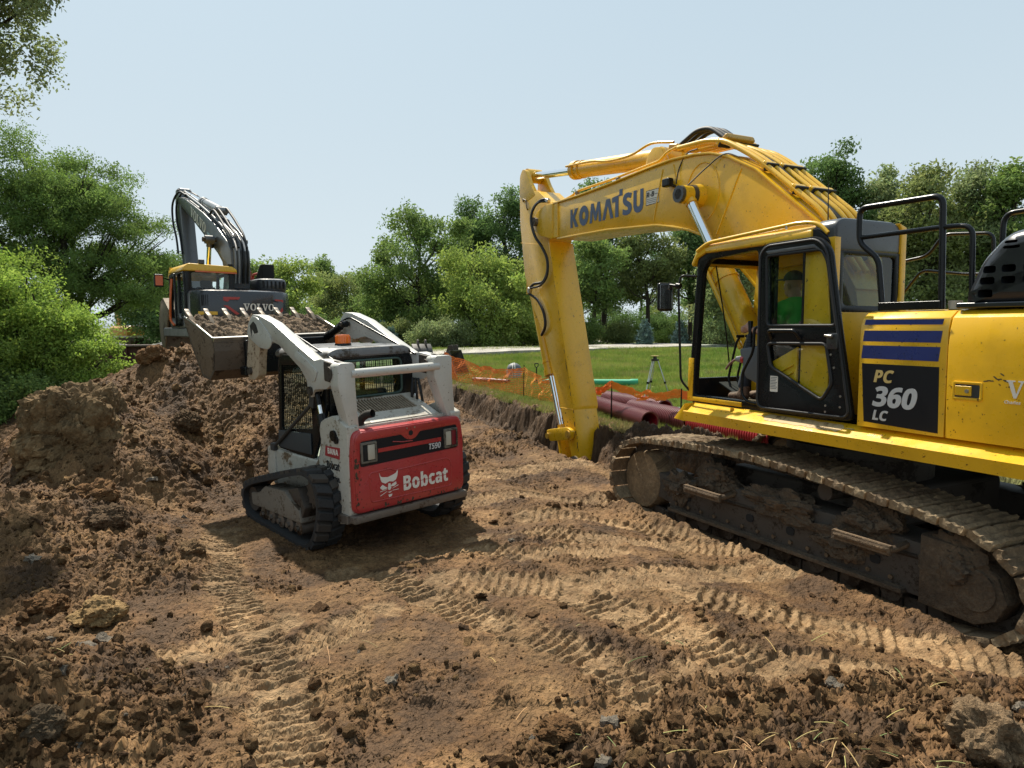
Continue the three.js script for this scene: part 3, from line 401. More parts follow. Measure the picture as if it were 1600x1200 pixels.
  rail([[-1.18, 2.5], [-1.12, 2.96], [-.92, 3.12], [-.91, 3.43], [-1.68, 3.42], [-1.71, 2.5]], -1.35, .026, .08); rail([[-.925, 3.165], [-1.70, 3.165], [-1.93, 3.15], [-1.95, 2.52]], -1.35, .021);
  new GB().b2(-1.72, -1.16, 2.5, 2.57, -1.39, -1.31, .006).mesh('rail_base', M.black, EX);
  rail([[.6, 3.10], [-.04, 3.18], [-.22, 3.41], [-.76, 3.36], [-.8, 2.38]], .95); rail([[.6, 2.36], [.28, 2.72], [.03, 3.02], [-.5, 2.94], [-.78, 2.93]], .95, .018); rail([[-1.95, 2.5], [-1.96, 3.26], [-2.7, 3.27], [-2.72, 2.6]], -1.0);
  new GB().cyl([-1.78, 2.5, -1.28], [-1.78, 2.57, -1.28], .05).mesh('fuel_cap', M.whiteDirty, EX);
  // ------------------------------------------------------------ cab
  const cab = sub(EX, 'cab'), zl = -1.42, zr = -.42;
  const outer = rpoly([[1.30, 1.49], [1.27, 2.0], [1.18, 3.16], [1.02, 3.26], [-.5, 3.30], [-.66, 3.18], [-.72, 2.4], [-.72, 1.49]], .06), openF = rpoly([[1.20, 1.56], [1.175, 2.0], [1.09, 3.02], [.98, 3.13], [.24, 3.17], [.2, 1.56]], .06), openR = rpoly([[.08, 2.32], [.10, 3.14], [-.34, 3.16], [-.36, 2.32]], .05);
  new GB().ext(outer, zl, zl + .075, .012, [openF, openR]).mesh('left_frame', M.black, cab);
  new GB().ext([[1.305, 1.495], [1.29, 1.99], [1.205, 1.99], [1.222, 1.495]], zl - .012, zl + .05, .004).ext([[1.30, 1.485], [1.30, 1.535], [.42, 1.535], [.42, 1.485]], zl - .012, zl + .05, .004).ext(rpoly([[-.37, 1.5], [-.37, 3.16], [-.62, 3.16], [-.70, 2.4], [-.70, 1.5]], .03), zl - .014, zl + .06, .006).mesh('left_trim', M.yellow, cab);
  { const lv = new GB().ext([[.02, 1.98], [-.34, 2.16], [-.34, 1.55], [-.06, 1.62]], zl - .03, zl, .006); for (let i = 0; i < 5; i++) lv.box(.3, .022, .025, [-.17, 1.92 - i * .075, zl - .035], [0, 0, -.45], .008); lv.mesh('louvre_panel', M.yellow, cab); }
  const openS = rpoly([[1.12, 1.85], [1.02, 3.05], [-.5, 3.12], [-.6, 2.3], [.2, 1.85]], .07);
  new GB().ext(outer, zr - .07, zr, .012, [openS]).mesh('right_frame', M.yellow, cab);
  // roof: yellow shell with a rim, dark rear cap
  new GB().exX(rpoly([[-1.455, 3.20], [-1.445, 3.285], [-1.36, 3.335], [-.46, 3.335], [-.40, 3.27], [-.40, 3.20]], .03), -.46, 1.03, .02).ext(rpoly([[1.02, 3.21], [1.17, 3.15], [1.235, 3.06], [1.255, 3.10], [1.16, 3.25], [1.02, 3.325]], .02), -1.45, -.42, .012).mesh('roof', M.yellow, cab);
  new GB().tube([[1.15, 3.235, -1.452], [.98, 3.315, -1.45], [-.3, 3.375, -1.42], [-.5, 3.35, -1.40], [-.62, 3.24, -1.40]], .022, { fillet: .1 }).mesh('roof_rail', M.yellow, cab);
  for (const x of [.8, .3, -.15]) new GB().cyl([x, 3.33, -1.44], [x, 3.352 + .01 * (1 - x), -1.44], .012, .012, 8).mesh('rail_bolt', M.steelBare, cab);
  new GB().exX(rpoly([[-1.40, 3.06], [-1.40, 3.33], [-1.30, 3.385], [-.56, 3.385], [-.47, 3.33], [-.47, 3.06]], .06), -.70, -.44, .03).mesh('rear_cap', M.greyDark, cab);
  new GB().exX(rpoly([[-.475, 1.5], [-.475, 3.3], [-.52, 3.38], [-.40, 3.34], [-.39, 1.5]], .02), -.715, -.62, .01).exX([[-1.41, 1.5], [-1.41, 3.2], [-1.33, 3.2], [-1.33, 1.5]], -.71, -.62, .01).mesh('rear_pillar', M.yellow, cab);
  new GB().exX([[-1.40, 1.5], [-1.40, 2.5], [-.44, 2.5], [-.44, 1.5]], -.70, -.64, .01).mesh('rear_wall', M.yellow, cab);
  new GB().exX([[-1.33, 2.5], [-1.33, 3.08], [-.475, 3.08], [-.475, 2.5]], -.70, -.66, .005, [rrect(-1.27, 2.56, -.54, 3.04, .06)]).mesh('rear_window_frame', M.black, cab);
  new GB().sheetX([[-1.28, 2.54], [-1.28, 3.05], [-.53, 3.05], [-.53, 2.54]], -.683).mesh('rear_window', M.glassDark, cab);
  new GB().sheet([[1.13, 1.83], [1.03, 3.06], [-.5, 3.13], [-.61, 2.3], [.2, 1.83]], zr - .04).mesh('right_window', M.glass, cab);
  new GB().sheet([[.09, 2.31], [.11, 3.15], [-.35, 3.17], [-.37, 2.31]], zl + .045).mesh('quarter_window', M.glass, cab);
  new GB().add(new THREE.PlaneGeometry(.845, 1.352), M4(1.223, 2.425, -.9175, 0, PI / 2, .0593)).mesh('windscreen', M.glass, cab);
  new GB().b2(1.215, 1.29, 1.5, 1.75, zl + .07, zr - .07, .01).b2(1.14, 1.2, 3.1, 3.2, zl + .07, zr - .07, .01).mesh('front_frame', M.black, cab);
  new GB().b2(-.68, 1.25, 1.44, 1.51, zl + .02, zr - .02, .01).mesh('floor', M.mudDark, cab);
  new GB().b2(-.1, .35, 1.83, 1.93, -1.18, -.72, .05).exX([[-1.17, 1.9], [-1.17, 2.42], [-.73, 2.42], [-.73, 1.9]], -.19, -.08, .04).b2(-.18, -.1, 2.42, 2.62, -1.06, -.84, .03).b2(-.05, .25, 1.5, 1.84, -1.1, -.8, .03).mesh('seat', M.blackMatte, cab);
  new GB().b2(-.2, .46, 1.80, 2.13, -1.33, -1.21, .04).ext(rpoly([[.2, 1.72], [.46, 1.80], [.56, 2.12], [.2, 2.16]], .04), -1.345, -1.2, .02).mesh('left_console', mt([.10, .11, .12], .6), cab);
  new GB().b2(-.35, .38, 1.78, 2.14, -.7, -.54, .04).mesh('right_console', mt([.10, .11, .12], .6), cab);
  { const lv = new GB(); for (let i = 0; i < 6; i++) lv.cyl([.48, 2.1 + i * .03, -1.26], [.48, 2.13 + i * .03, -1.26], .075 - i * .007, .062 - i * .007, 14); lv.cyl([.48, 2.27, -1.26], [.50, 2.42, -1.24], .02, .028, 10); lv.mesh('joystick', M.black, cab); }
  new GB().tube([[.80, 1.88, -1.30], [.72, 1.95, -1.31], [.62, 2.0, -1.31], [.54, 2.0, -1.31]], .014, { smooth: true }).mesh('lock_lever', mt([.16, .09, .08], .5), cab); new GB().cyl([.62, 2.0, -1.31], [.52, 2.0, -1.31], .03, .045, 12).mesh('lock_lever_grip', mt([.22, .22, .23], .5), cab); new GB().cyl([.53, 2.0, -1.31], [.49, 2.0, -1.31], .047, .047, 12).mesh('lock_lever_collar', M.red, cab);
  for (const z of [-1.0, -.86]) { new GB().tube([[1.0, 1.55, z], [1.08, 1.75, z], [.96, 2.18, z], [.9, 2.25, z]], .014, { fillet: .06 }).cyl([.9, 2.25, z - .05], [.9, 2.25, z + .05], .018).mesh('travel_lever', M.black, cab); new GB().box(.26, .02, .13, [1.05, 1.64, z], [0, 0, .4], .006).mesh('pedal', M.blackMatte, cab); }
  new GB().b2(.06, .2, 1.56, 3.14, zl + .07, zl + .12, .01).mesh('door_post', M.black, cab);
  new GB().tube([[.14, 2.36, zl + .02], [.24, 2.36, zl - .02], [.25, 2.1, zl - .02], [.4, 1.86, zl - .02], [.4, 1.62, zl - .02], [.32, 1.55, zl - .01], [.12, 1.54, zl]], .016, { fillet: .06 }).mesh('grab_bar', M.black, cab);
  new GB().tube([[1.0, 3.06, -1.3], [1.05, 2.4, -1.1], [1.12, 1.9, -.95]], .008, { smooth: true }).mesh('wiper', M.black, cab);
  new GB().tube([[.2, 3.1, zl + .05], [.26, 2.75, zl + .06], [.22, 2.3, zl + .07]], .012, { smooth: true }).mesh('gas_strut', M.black, cab);
  // door, swung right back against the side: its inner face looks at us
  const zd = -1.50, dr = sub(EX, 'cab_door', 'black cab door folded back against the cab side');
  const dOut = rpoly([[.14, 1.49], [.15, 3.12], [.06, 3.21], [-.60, 3.215], [-.74, 3.09], [-.86, 2.4], [-1.04, 1.5]], .09, 5), w1 = rpoly([[.045, 3.08], [-.63, 3.085], [-.70, 2.98], [-.825, 2.37], [.015, 2.37]], .05), w2 = rpoly([[-.0, 2.19], [-.72, 2.2], [-.80, 1.83], [-.69, 1.665], [-.05, 1.955]], .05);
  new GB().ext(dOut, zd, zd + .05, .014, [w1, w2]).mesh('door_shell', M.black, dr);
  const ring = (pts, r, z) => new GB().tube(pts.map(([x, y]) => [x, y, z]), r, { closed: true, sides: 8 });
  ring(rpoly([[.115, 1.52], [.125, 3.1], [.04, 3.18], [-.58, 3.185], [-.70, 3.07], [-.83, 2.4], [-1.0, 1.53]], .09, 5), .014, zd).mesh('door_seal', M.hose, dr); ring(w1, .016, zd + .006).mesh('window_seal', M.hose, dr); ring(w2, .018, zd + .004).mesh('window_seal', M.hose, dr);
  new GB().sheet(w1, zd + .026).mesh('door_window', M.glass, dr); new GB().sheet(w2, zd + .026).mesh('door_window', M.glass, dr);
  new GB().b2(-.43, -.41, 2.37, 3.08, zd + .012, zd + .03, .004).mesh('window_bar', M.black, dr);
  new GB().tube([[-.06, 2.24, zd], [-.07, 2.32, zd - .06], [-.40, 2.32, zd - .06], [-.42, 2.24, zd]], .02, { fillet: .03 }).mesh('door_handle', M.black, dr);
  new GB().ext(rrect(-.86, 2.15, -.74, 2.3, .02), zd - .02, zd, .006).box(.07, .035, .04, [-.79, 2.27, zd - .03]).mesh('door_lock', M.greyDark, dr); new GB().box(.08, .02, .03, [-.785, 2.275, zd - .05], [0, 0, .1]).mesh('lock_striker', M.steelBare, dr);
  new GB().ext(rrect(-.155, 1.70, -.055, 1.86, .006), zd - .002, zd + .002).mesh('warning_label', M.cream, dr); { const g = new GB(); for (let i = 0; i < 8; i++) g.b2(-.148 + .01 * (i % 3), -.062, 1.842 - i * .016, 1.848 - i * .016, zd - .0032, zd - .0024, 0); g.mesh('label_text', M.grey, dr); }
  for (const [x, y] of [[-.74, 1.62], [-.9, 1.62], [-.74, 1.56], [-.9, 1.72], [-.82, 1.98], [-.78, 2.1]]) new GB().cyl([x, y, zd - .006], [x, y, zd + .004], .011, .011, 8).mesh('door_bolt', M.steelBare, dr);
  new GB().ext(rpoly([[.05, 3.13], [-.55, 3.14], [-.66, 3.06], [-.56, 3.105], [.02, 3.095]], .01, 2), zd - .008, zd, .003).mesh('upper_trim', M.grey, dr);
  // mirror on its long bar
  const mi = sub(EX, 'mirror'); new GB().tube([[1.2, 2.95, zl], [1.36, 2.97, -1.52], [1.37, 2.8, -1.54], [1.345, 1.72, -1.5], [1.28, 1.6, zl]], .014, { fillet: .06 }).mesh('mirror_bar', M.black, mi);
  new GB().tube([[1.36, 2.84, -1.53], [1.5, 2.86, -1.56]], .018).cyl([1.35, 2.84, -1.53], [1.4, 2.85, -1.54], .035).mesh('mirror_arm', M.black, mi); { const g = new RoundedBoxGeometry(.07, .34, .2, 3, .034); new GB().add(g, M4(1.54, 2.72, -1.6, 0, -.25, 0)).mesh('mirror_shell', M.black, mi); new GB().box(.006, .29, .16, [1.508, 2.72, -1.608], [0, -.25, 0], .001).mesh('mirror_glass', M.chrome, mi); }
  { const a = new GB().cyl([-.19, 3.38, -.9], [-.19, 3.44, -.9], .03, .018, 12).cyl([-.19, 3.44, -.9], [-.18, 3.82, -.9], .007, .004, 6); a.mesh('antenna', M.black, EX); }
  // ------------------------------------------------------------ boom
  const bTop = [[6.5, 4.67], [5.6, 4.67], [4.47, 4.70], [3.6, 4.75], [3.0, 4.76], [2.52, 4.73], [2.2, 4.68], [1.9, 4.58], [1.38, 4.31], [.34, 3.48], [-.12, 2.75]], bLow = [[-.2, 2.35], [-.12, 2.1], [.12, 2.0], [.34, 2.1], [1.0, 2.6], [1.44, 3.02], [1.7, 3.25], [1.98, 3.46], [2.3, 3.63], [2.6, 3.74], [2.95, 3.83], [3.35, 3.90], [4.64, 3.99], [6.3, 4.03]];
  const bm = new GB().ext([...bTop, ...bLow], -.355, .355, .006).mesh('boom', M.yellow, EX);
  const strip = (line, w, t) => { const up = line, dn = line.map(([x, y], i) => { const a = line[Math.max(0, i - 1)], b = line[Math.min(line.length - 1, i + 1)], l = Math.hypot(b[0] - a[0], b[1] - a[1]); return [x + (b[1] - a[1]) / l * t, y - (b[0] - a[0]) / l * t]; }).reverse(); return [[...up, ...dn], w]; };
  for (const [ln, t] of [[bTop, .03], [bLow, .035]]) { const [p, w] = strip(ln, .385, t); new GB().ext(p, -w, w, .006).mesh('flange', M.yellow, bm); }
  for (const [p, q] of [[[3.22, 4.68], [3.42, 3.96]], [[2.98, 4.7], [2.9, 4.45]], [[1.62, 4.38], [2.05, 3.6]]]) new GB().tube([[...p, -.357], [...q, -.357]], .012, { sides: 6 }).mesh('weld_seam', M.yellow, bm);
  { const g = new GB(), c = []; for (let i = 0; i <= 40; i++) { const a = i / 40 * 2 * PI; c.push([2.35 + .33 * Math.cos(a), 4.2 + .4 * Math.sin(a), -.357]); } g.tube(c.slice(0, 40), .01, { closed: true, sides: 6 }).mesh('weld_ring', M.yellow, bm); }
  new GB().ext(rpoly([[6.46, 4.02], [6.46, 4.69], [6.72, 4.70], [7.1, 4.60], [7.32, 4.44], [7.30, 4.32], [6.9, 4.12]], .05), -.40, -.29, .012).ext(rpoly([[6.46, 4.02], [6.46, 4.69], [6.72, 4.70], [7.1, 4.60], [7.32, 4.44], [7.30, 4.32], [6.9, 4.12]], .05), .29, .40, .012).b2(6.3, 6.5, 4.03, 4.67, -.38, .38, .02).mesh('nose_plates', M.yellow, bm); new GB().cyl([7.1, 4.42, -.47], [7.1, 4.42, .47], .085, .085, 16).mesh('nose_pin', M.steel, bm);
  { // painted lettering, heavy with a barless A and a raised block beside the T
    const L = new GB(), W = (pts, x, w, holes = []) => L.ext(pts.map(([a, b]) => [x + a * w, 4.145 + b * .33]), 0, .003, 0, holes.map((h) => h.map(([a, b]) => [x + a * w, 4.145 + b * .33])), leftFace(-.3578));
    const ell = (cx, cy, rx, ry, n = 28) => [...Array(n)].map((_, i) => [cx + rx * Math.cos(i / n * 2 * PI), cy + ry * Math.sin(i / n * 2 * PI)]); const u0 = -5.86;
    W([[0, 0], [.28, 0], [.28, .45], [.62, 0], [1, 0], [.56, .52], [.98, 1], [.62, 1], [.28, .6], [.28, 1], [0, 1]], u0, .27);
    W(ell(.5, .5, .5, .53), u0 + .30, .31, [ell(.5, .5, .17, .2).reverse()]);
    W([[0, 0], [.22, 0], [.26, .62], [.42, .1], [.58, .1], [.74, .62], [.78, 0], [1, 0], [.88, 1], [.66, 1], [.5, .5], [.34, 1], [.12, 1]], u0 + .645, .37);
    W([[0, 0], [.26, 0], [.5, .68], [.74, 0], [1, 0], [.66, 1], [.34, 1]], u0 + 1.04, .33);
    W([[.3, 0], [.62, 0], [.62, .78], [.62, 1.0], [.70, 1.02], [.70, 1.26], [1, 1.26], [1, .95], [.92, .9], [.62, .9], [.62, .76], [.62, .76], [.3, .76], [0, .76], [0, .98], [.62, .98]].slice(0, 0).concat([[.3, 0], [.62, 0], [.62, .98], [.98, .98], [.98, 1.3], [.68, 1.3], [.68, 1.06], [.0, 1.0], [0, .76], [.3, .76]]), u0 + 1.33, .3);
    L.add(textGeo('S', u0 + 1.63, u0 + 1.88, 4.14, 4.49, { fat: .035 }), leftFace(-.3578)); W([[.0, 1.04], [0, .3], [.12, .08], [.34, -.02], [.66, -.02], [.88, .08], [1, .3], [1, 1.04], [.68, 1.04], [.68, .36], [.6, .26], [.4, .26], [.32, .36], [.32, 1.04]], u0 + 1.92, .26);
    L.mesh('lettering', M.decalBlue, bm, 'dark blue maker name along the boom');
  }
  { const s = new GB().ext(rpoly([[3.615, 4.205], [3.615, 4.43], [3.30, 4.43], [3.295, 4.215]], .012, 2), -.3595, -.356).mesh('sign_plate', M.cream, bm); ring(rpoly([[3.61, 4.21], [3.61, 4.425], [3.305, 4.425], [3.30, 4.22]], .012, 2), .004, -.3595).mesh('sign_border', M.decalBlack, s); new GB().add(textGeo('R-B', -3.595, -3.42, 4.325, 4.40, { slant: .15 }), leftFace(-.3597)).b2(3.33, 3.41, 4.35, 4.358, -.3606, -.3598, 0).mesh('sign_lettering', M.decalBlack, s); const g = new GB(); for (let i = 0; i < 3; i++) g.b2(3.33, 3.59, 4.24 + i * .026, 4.248 + i * .026, -.3606, -.3598, 0); g.mesh('sign_small_print', M.grey, s); }
  new GB().box(.16, .12, .1, [3.0, 4.44, -.44], [0, 0, 0], .02).cyl([2.92, 4.38, -.36], [2.95, 4.40, -.45], .02).mesh('work_lamp', M.black, bm);
  new GB().tube([[2.86, 4.4, -.4], [2.83, 4.62, -.37], [2.7, 4.8, -.34], [2.5, 4.82, -.33]], .009, { smooth: true }).tube([[2.4, 4.26, -.6], [2.2, 4.5, -.42], [1.9, 4.62, -.38], [1.66, 4.53, -.36]], .009, { smooth: true }).mesh('wiring', M.hose, bm);
  for (const s of [-1, 1]) { cylinder(EX, 'boom_cylinder', [.75, 1.62, s * .55], [2.42, 4.16, s * .55], .62, .15, .066, M.yellow, .12); new GB().cyl([2.42, 4.16, s * .35], [2.42, 4.16, s * .46], .17, .15, 20).mesh('boss', M.yellow, bm); new GB().cyl([2.42, 4.16, s * .62], [2.42, 4.16, s * .72], .115, .115, 14).cyl([2.42, 4.16, s * .45], [2.42, 4.16, s * .52], .14, .14, 14).mesh('pin_cap', M.greyDark, bm); }
  new GB().tube([[1.95, 3.3, -.74], [1.5, 2.6, -.72], [1.2, 2.1, -.7]], .03, { sides: 8 }).mesh('cylinder_pipe', M.yellow, EX);
  cylinder(EX, 'arm_cylinder', [3.55, 4.96, 0], [7.98, 5.50, 0], .62, .15, .075, M.yellow, .16);
  new GB().ext(rpoly([[3.25, 4.74], [3.4, 5.06], [3.62, 5.1], [3.76, 5.0], [3.85, 4.74]], .06), -.24, -.17, .01).ext(rpoly([[3.25, 4.74], [3.4, 5.06], [3.62, 5.1], [3.76, 5.0], [3.85, 4.74]], .06), .17, .24, .01).mesh('cylinder_bracket', M.yellow, bm);
  for (const z of [-.3, .3]) { new GB().tube([[6.62, 4.72, z], [6.3, 4.70, z], [5.9, 4.74, z], [5.72, 4.79, z], [4.5, 4.80, z], [3.36, 4.84, z], [3.2, 4.93, z], [2.9, 4.96, z]], .022, { fillet: .08 }).mesh('hydraulic_pipe', M.yellow, bm); for (const x of [5.72, 4.45]) new GB().box(.07, .07, .07, [x, 4.76, z], [0, 0, 0], .015).mesh('pipe_clamp', M.steel, bm); }
  new GB().tube([[6.35, 5.36, -.17], [5.4, 5.26, -.19], [4.9, 5.16, -.2], [4.2, 5.12, -.2], [3.8, 5.2, -.15], [3.3, 5.12, -.1]], .02, { smooth: true }).mesh('hydraulic_pipe', M.yellow, bm);
  [-.30, -.17, .02, .15, .28].forEach((z, i) => { new GB().tube([[2.95, 4.93, z], [2.35, 4.90, z], [2.0, 4.82 - .02 * i, z], [1.72, 4.66, z], [1.4, 4.46, z], [.42, 3.68, z], [-.1, 2.95, z]], .036, { fillet: .14, sides: 10 }).mesh('hydraulic_pipe', M.yellow, bm); });
  new GB().tube([[1.9, 4.72, -.07], [1.4, 4.44, -.07], [.9, 4.02, -.07], [.42, 3.66, -.07], [0, 3.1, -.07]], .03, { smooth: true }).mesh('hydraulic_hose', M.hose, bm);
  for (const [x, y] of [[1.28, 4.36], [.82, 4.0], [2.1, 4.83]]) { new GB().box(.07, .1, .2, [x, y, -.23], [0, 0, .68], .02).box(.07, .1, .38, [x, y, .15], [0, 0, .68], .02).mesh('pipe_clamp', M.yellow, bm); new GB().box(.03, .112, .2, [x - .04, y - .03, -.23], [0, 0, .68], .01).box(.03, .112, .38, [x - .04, y - .03, .15], [0, 0, .68], .01).mesh('clamp_rubber', M.hose, bm); }
  for (const z of [-.16, -.06, .05]) new GB().tube([[3.12, 5.0, z], [2.95, 5.06, z], [2.7, 5.13, z], [2.45, 5.1, z], [2.25, 4.98, z], [2.1, 4.86, z]], .034, { smooth: true, sides: 10 }).mesh('hydraulic_hose', M.hose, bm);
  new GB().box(.2, .1, .4, [3.15, 5.0, -.05], [0, 0, .2], .03).mesh('hose_fitting', M.yellowDull, bm); new GB().box(.16, .09, .5, [2.06, 4.86, -.02], [0, 0, -.5], .03).mesh('hose_fitting', M.yellowDull, bm);
  // ------------------------------------------------------------ dipper arm, link and bucket
  const ar = new GB().ext([[7.62, 5.12], [7.3, 5.06], [6.80, 4.75], [6.70, 4.3], [6.84, 4.02], [6.76, 3.74], [6.48, 2.86], [6.16, 1.77], [5.87, .83], [5.66, .02], [5.62, -.18], [5.9, -.22], [5.97, 0], [6.19, .44], [6.49, 1.08], [6.98, 2.12], [7.47, 2.73], [7.88, 3.44], [8.09, 4.52], [8.12, 5.26], [7.98, 5.2]], -.25, .25, .008).mesh('dipper_arm', M.yellow, EX);
  for (const s of [-1, 1]) new GB().ext(rpoly([[8.12, 5.1], [8.1, 5.5], [7.98, 5.62], [7.84, 5.58], [7.66, 5.3], [7.4, 5.0], [7.9, 4.9]], .06), s < 0 ? -.255 : .17, s < 0 ? -.17 : .255, .008).mesh('clevis_plate', M.yellow, ar);
  new GB().ext([[6.84, 4.0], [6.76, 3.74], [5.87, .83], [5.86, .9], [6.74, 3.76], [6.81, 4.0]], -.27, .27, .004).tube([[8.06, 4.12, -.251], [7.2, 4.0, -.251]], .005, { sides: 5 }).tube([[6.38, .82, -.251], [5.87, .83, -.251]], .006, { sides: 5 }).mesh('weld_seam', M.yellow, ar);
  { const r = rng(71), g = new GB(), edge = [[6.76, 3.74], [6.48, 2.86], [6.16, 1.77], [5.87, .83], [5.66, .02]]; for (let i = 0; i < 46; i++) { const k = r() * 3.99, j = Math.floor(k), x = lerp(edge[j][0], edge[j + 1][0], k - j) + .012 + .03 * r(), y = lerp(edge[j][1], edge[j + 1][1], k - j), w = .006 + .012 * r(), h = .012 + .05 * r() * r(); g.ext([[x - w, y - h], [x + w * .3, y - h * .7], [x + w, y + h * .4], [x - w * .2, y + h]], -.2545, -.2495); } for (let i = 0; i < 14; i++) { const x = 5.95 + .45 * r(), y = .3 + .5 * r(), w = .006 + .01 * r(); g.ext([[x - w, y - w], [x + w, y - w * .6], [x + w * .6, y + w], [x - w * .5, y + w * .8]], -.2545, -.2495); } g.mesh('paint_chips', M.iron, ar).userData.kind = 'stuff'; }
  new GB().tube([[7.95, 4.95, -.25], [7.9, 5.0, -.29], [7.75, 4.95, -.29], [7.72, 4.8, -.29], [7.76, 4.76, -.25]], .012, { fillet: .03 }).mesh('lifting_eye', M.steel, ar);
  cylinder(EX, 'bucket_cylinder', [7.95, 3.2, 0], [6.72, .27, 0], .62, .115, .055, M.yellow, .1); new GB().b2(7.75, 8.02, 3.05, 3.35, -.14, -.1).b2(7.75, 8.02, 3.05, 3.35, .1, .14).mesh('cylinder_bracket', M.yellow, ar);
  for (const s of [-1, 1]) { new GB().ext(rpoly([[6.74, .34], [6.60, .14], [5.82, .28], [5.78, .46], [5.95, .5], [6.6, .38]], .06), s < 0 ? -.36 : .28, s < 0 ? -.28 : .36, .01).mesh('bucket_link', M.yellow, EX); }
  new GB().cyl([5.88, .37, -.39], [5.88, .37, .39], .075, .075, 16).cyl([6.67, .24, -.385], [6.67, .24, .385], .06, .075, 16).mesh('link_pin', M.yellowDull, EX);
  new GB().ext(rpoly([[6.75, .28], [6.6, .2], [6.42, -.45], [6.55, -.48]], .04), -.12, .12, .01).mesh('bucket_rod', M.yellow, EX);
  { const bk = sub(EX, 'bucket'), prof = [[5.55, -.12], [6.5, -.42], [6.62, -.6], [6.5, -.85], [6.1, -.93], [5.5, -.86], [5.2, -.82]]; const pl = (t) => [...prof, ...prof.slice().reverse().map(([x, y]) => [x + .02 + (x < 5.7 ? .0 : -.0), y + t])]; new GB().ext(pl(.035), -.55, .55, .006).mesh('bucket_shell', M.steel, bk); for (const z of [-.55, .52]) new GB().ext([...prof], z, z + .03, .004).mesh('bucket_side', M.steel, bk); for (let i = 0; i < 5; i++) new GB().ext([[5.22, -.84], [5.0, -.80], [5.2, -.76]], -.5 + i * .235, -.42 + i * .235, .006).mesh('tooth', M.steelBare, bk); for (const z of [-.3, .24]) new GB().ext(rpoly([[5.6, -.1], [5.8, -.02], [6.55, -.36], [6.5, -.46]], .04), z, z + .06, .006).mesh('bucket_ear', M.steel, bk); }
  new GB().tube([[6.72, 4.80, -.33], [6.85, 4.81, -.40], [7.12, 4.70, -.44], [7.22, 4.50, -.45], [7.08, 4.15, -.44], [6.87, 3.92, -.40], [6.72, 3.66, -.36], [6.77, 3.42, -.33], [6.94, 3.25, -.33], [7.3, 3.21, -.36], [7.49, 3.07, -.36], [7.18, 2.9, -.32], [6.93, 2.62, -.31], [6.88, 2.38, -.31], [7.08, 2.2, -.28]], .028, { smooth: true, sides: 8 }).mesh('hydraulic_hose', M.hose, ar);
  new GB().tube([[6.72, 4.76, -.36], [6.95, 4.76, -.44], [7.15, 4.55, -.48], [7.0, 4.1, -.46], [6.78, 3.86, -.42], [6.66, 3.6, -.38], [6.72, 3.35, -.36], [6.95, 3.19, -.36], [7.35, 3.14, -.38]], .02, { smooth: true, sides: 8 }).mesh('hydraulic_hose', M.hose, ar);
  new GB().box(.14, .08, .08, [6.74, 4.78, -.35], [0, 0, .3], .02).mesh('hose_fitting', M.steelBare, ar); new GB().box(.09, .12, .08, [7.44, 3.1, -.36], [0, 0, .3], .02).mesh('hose_fitting', M.steelBare, ar);
}
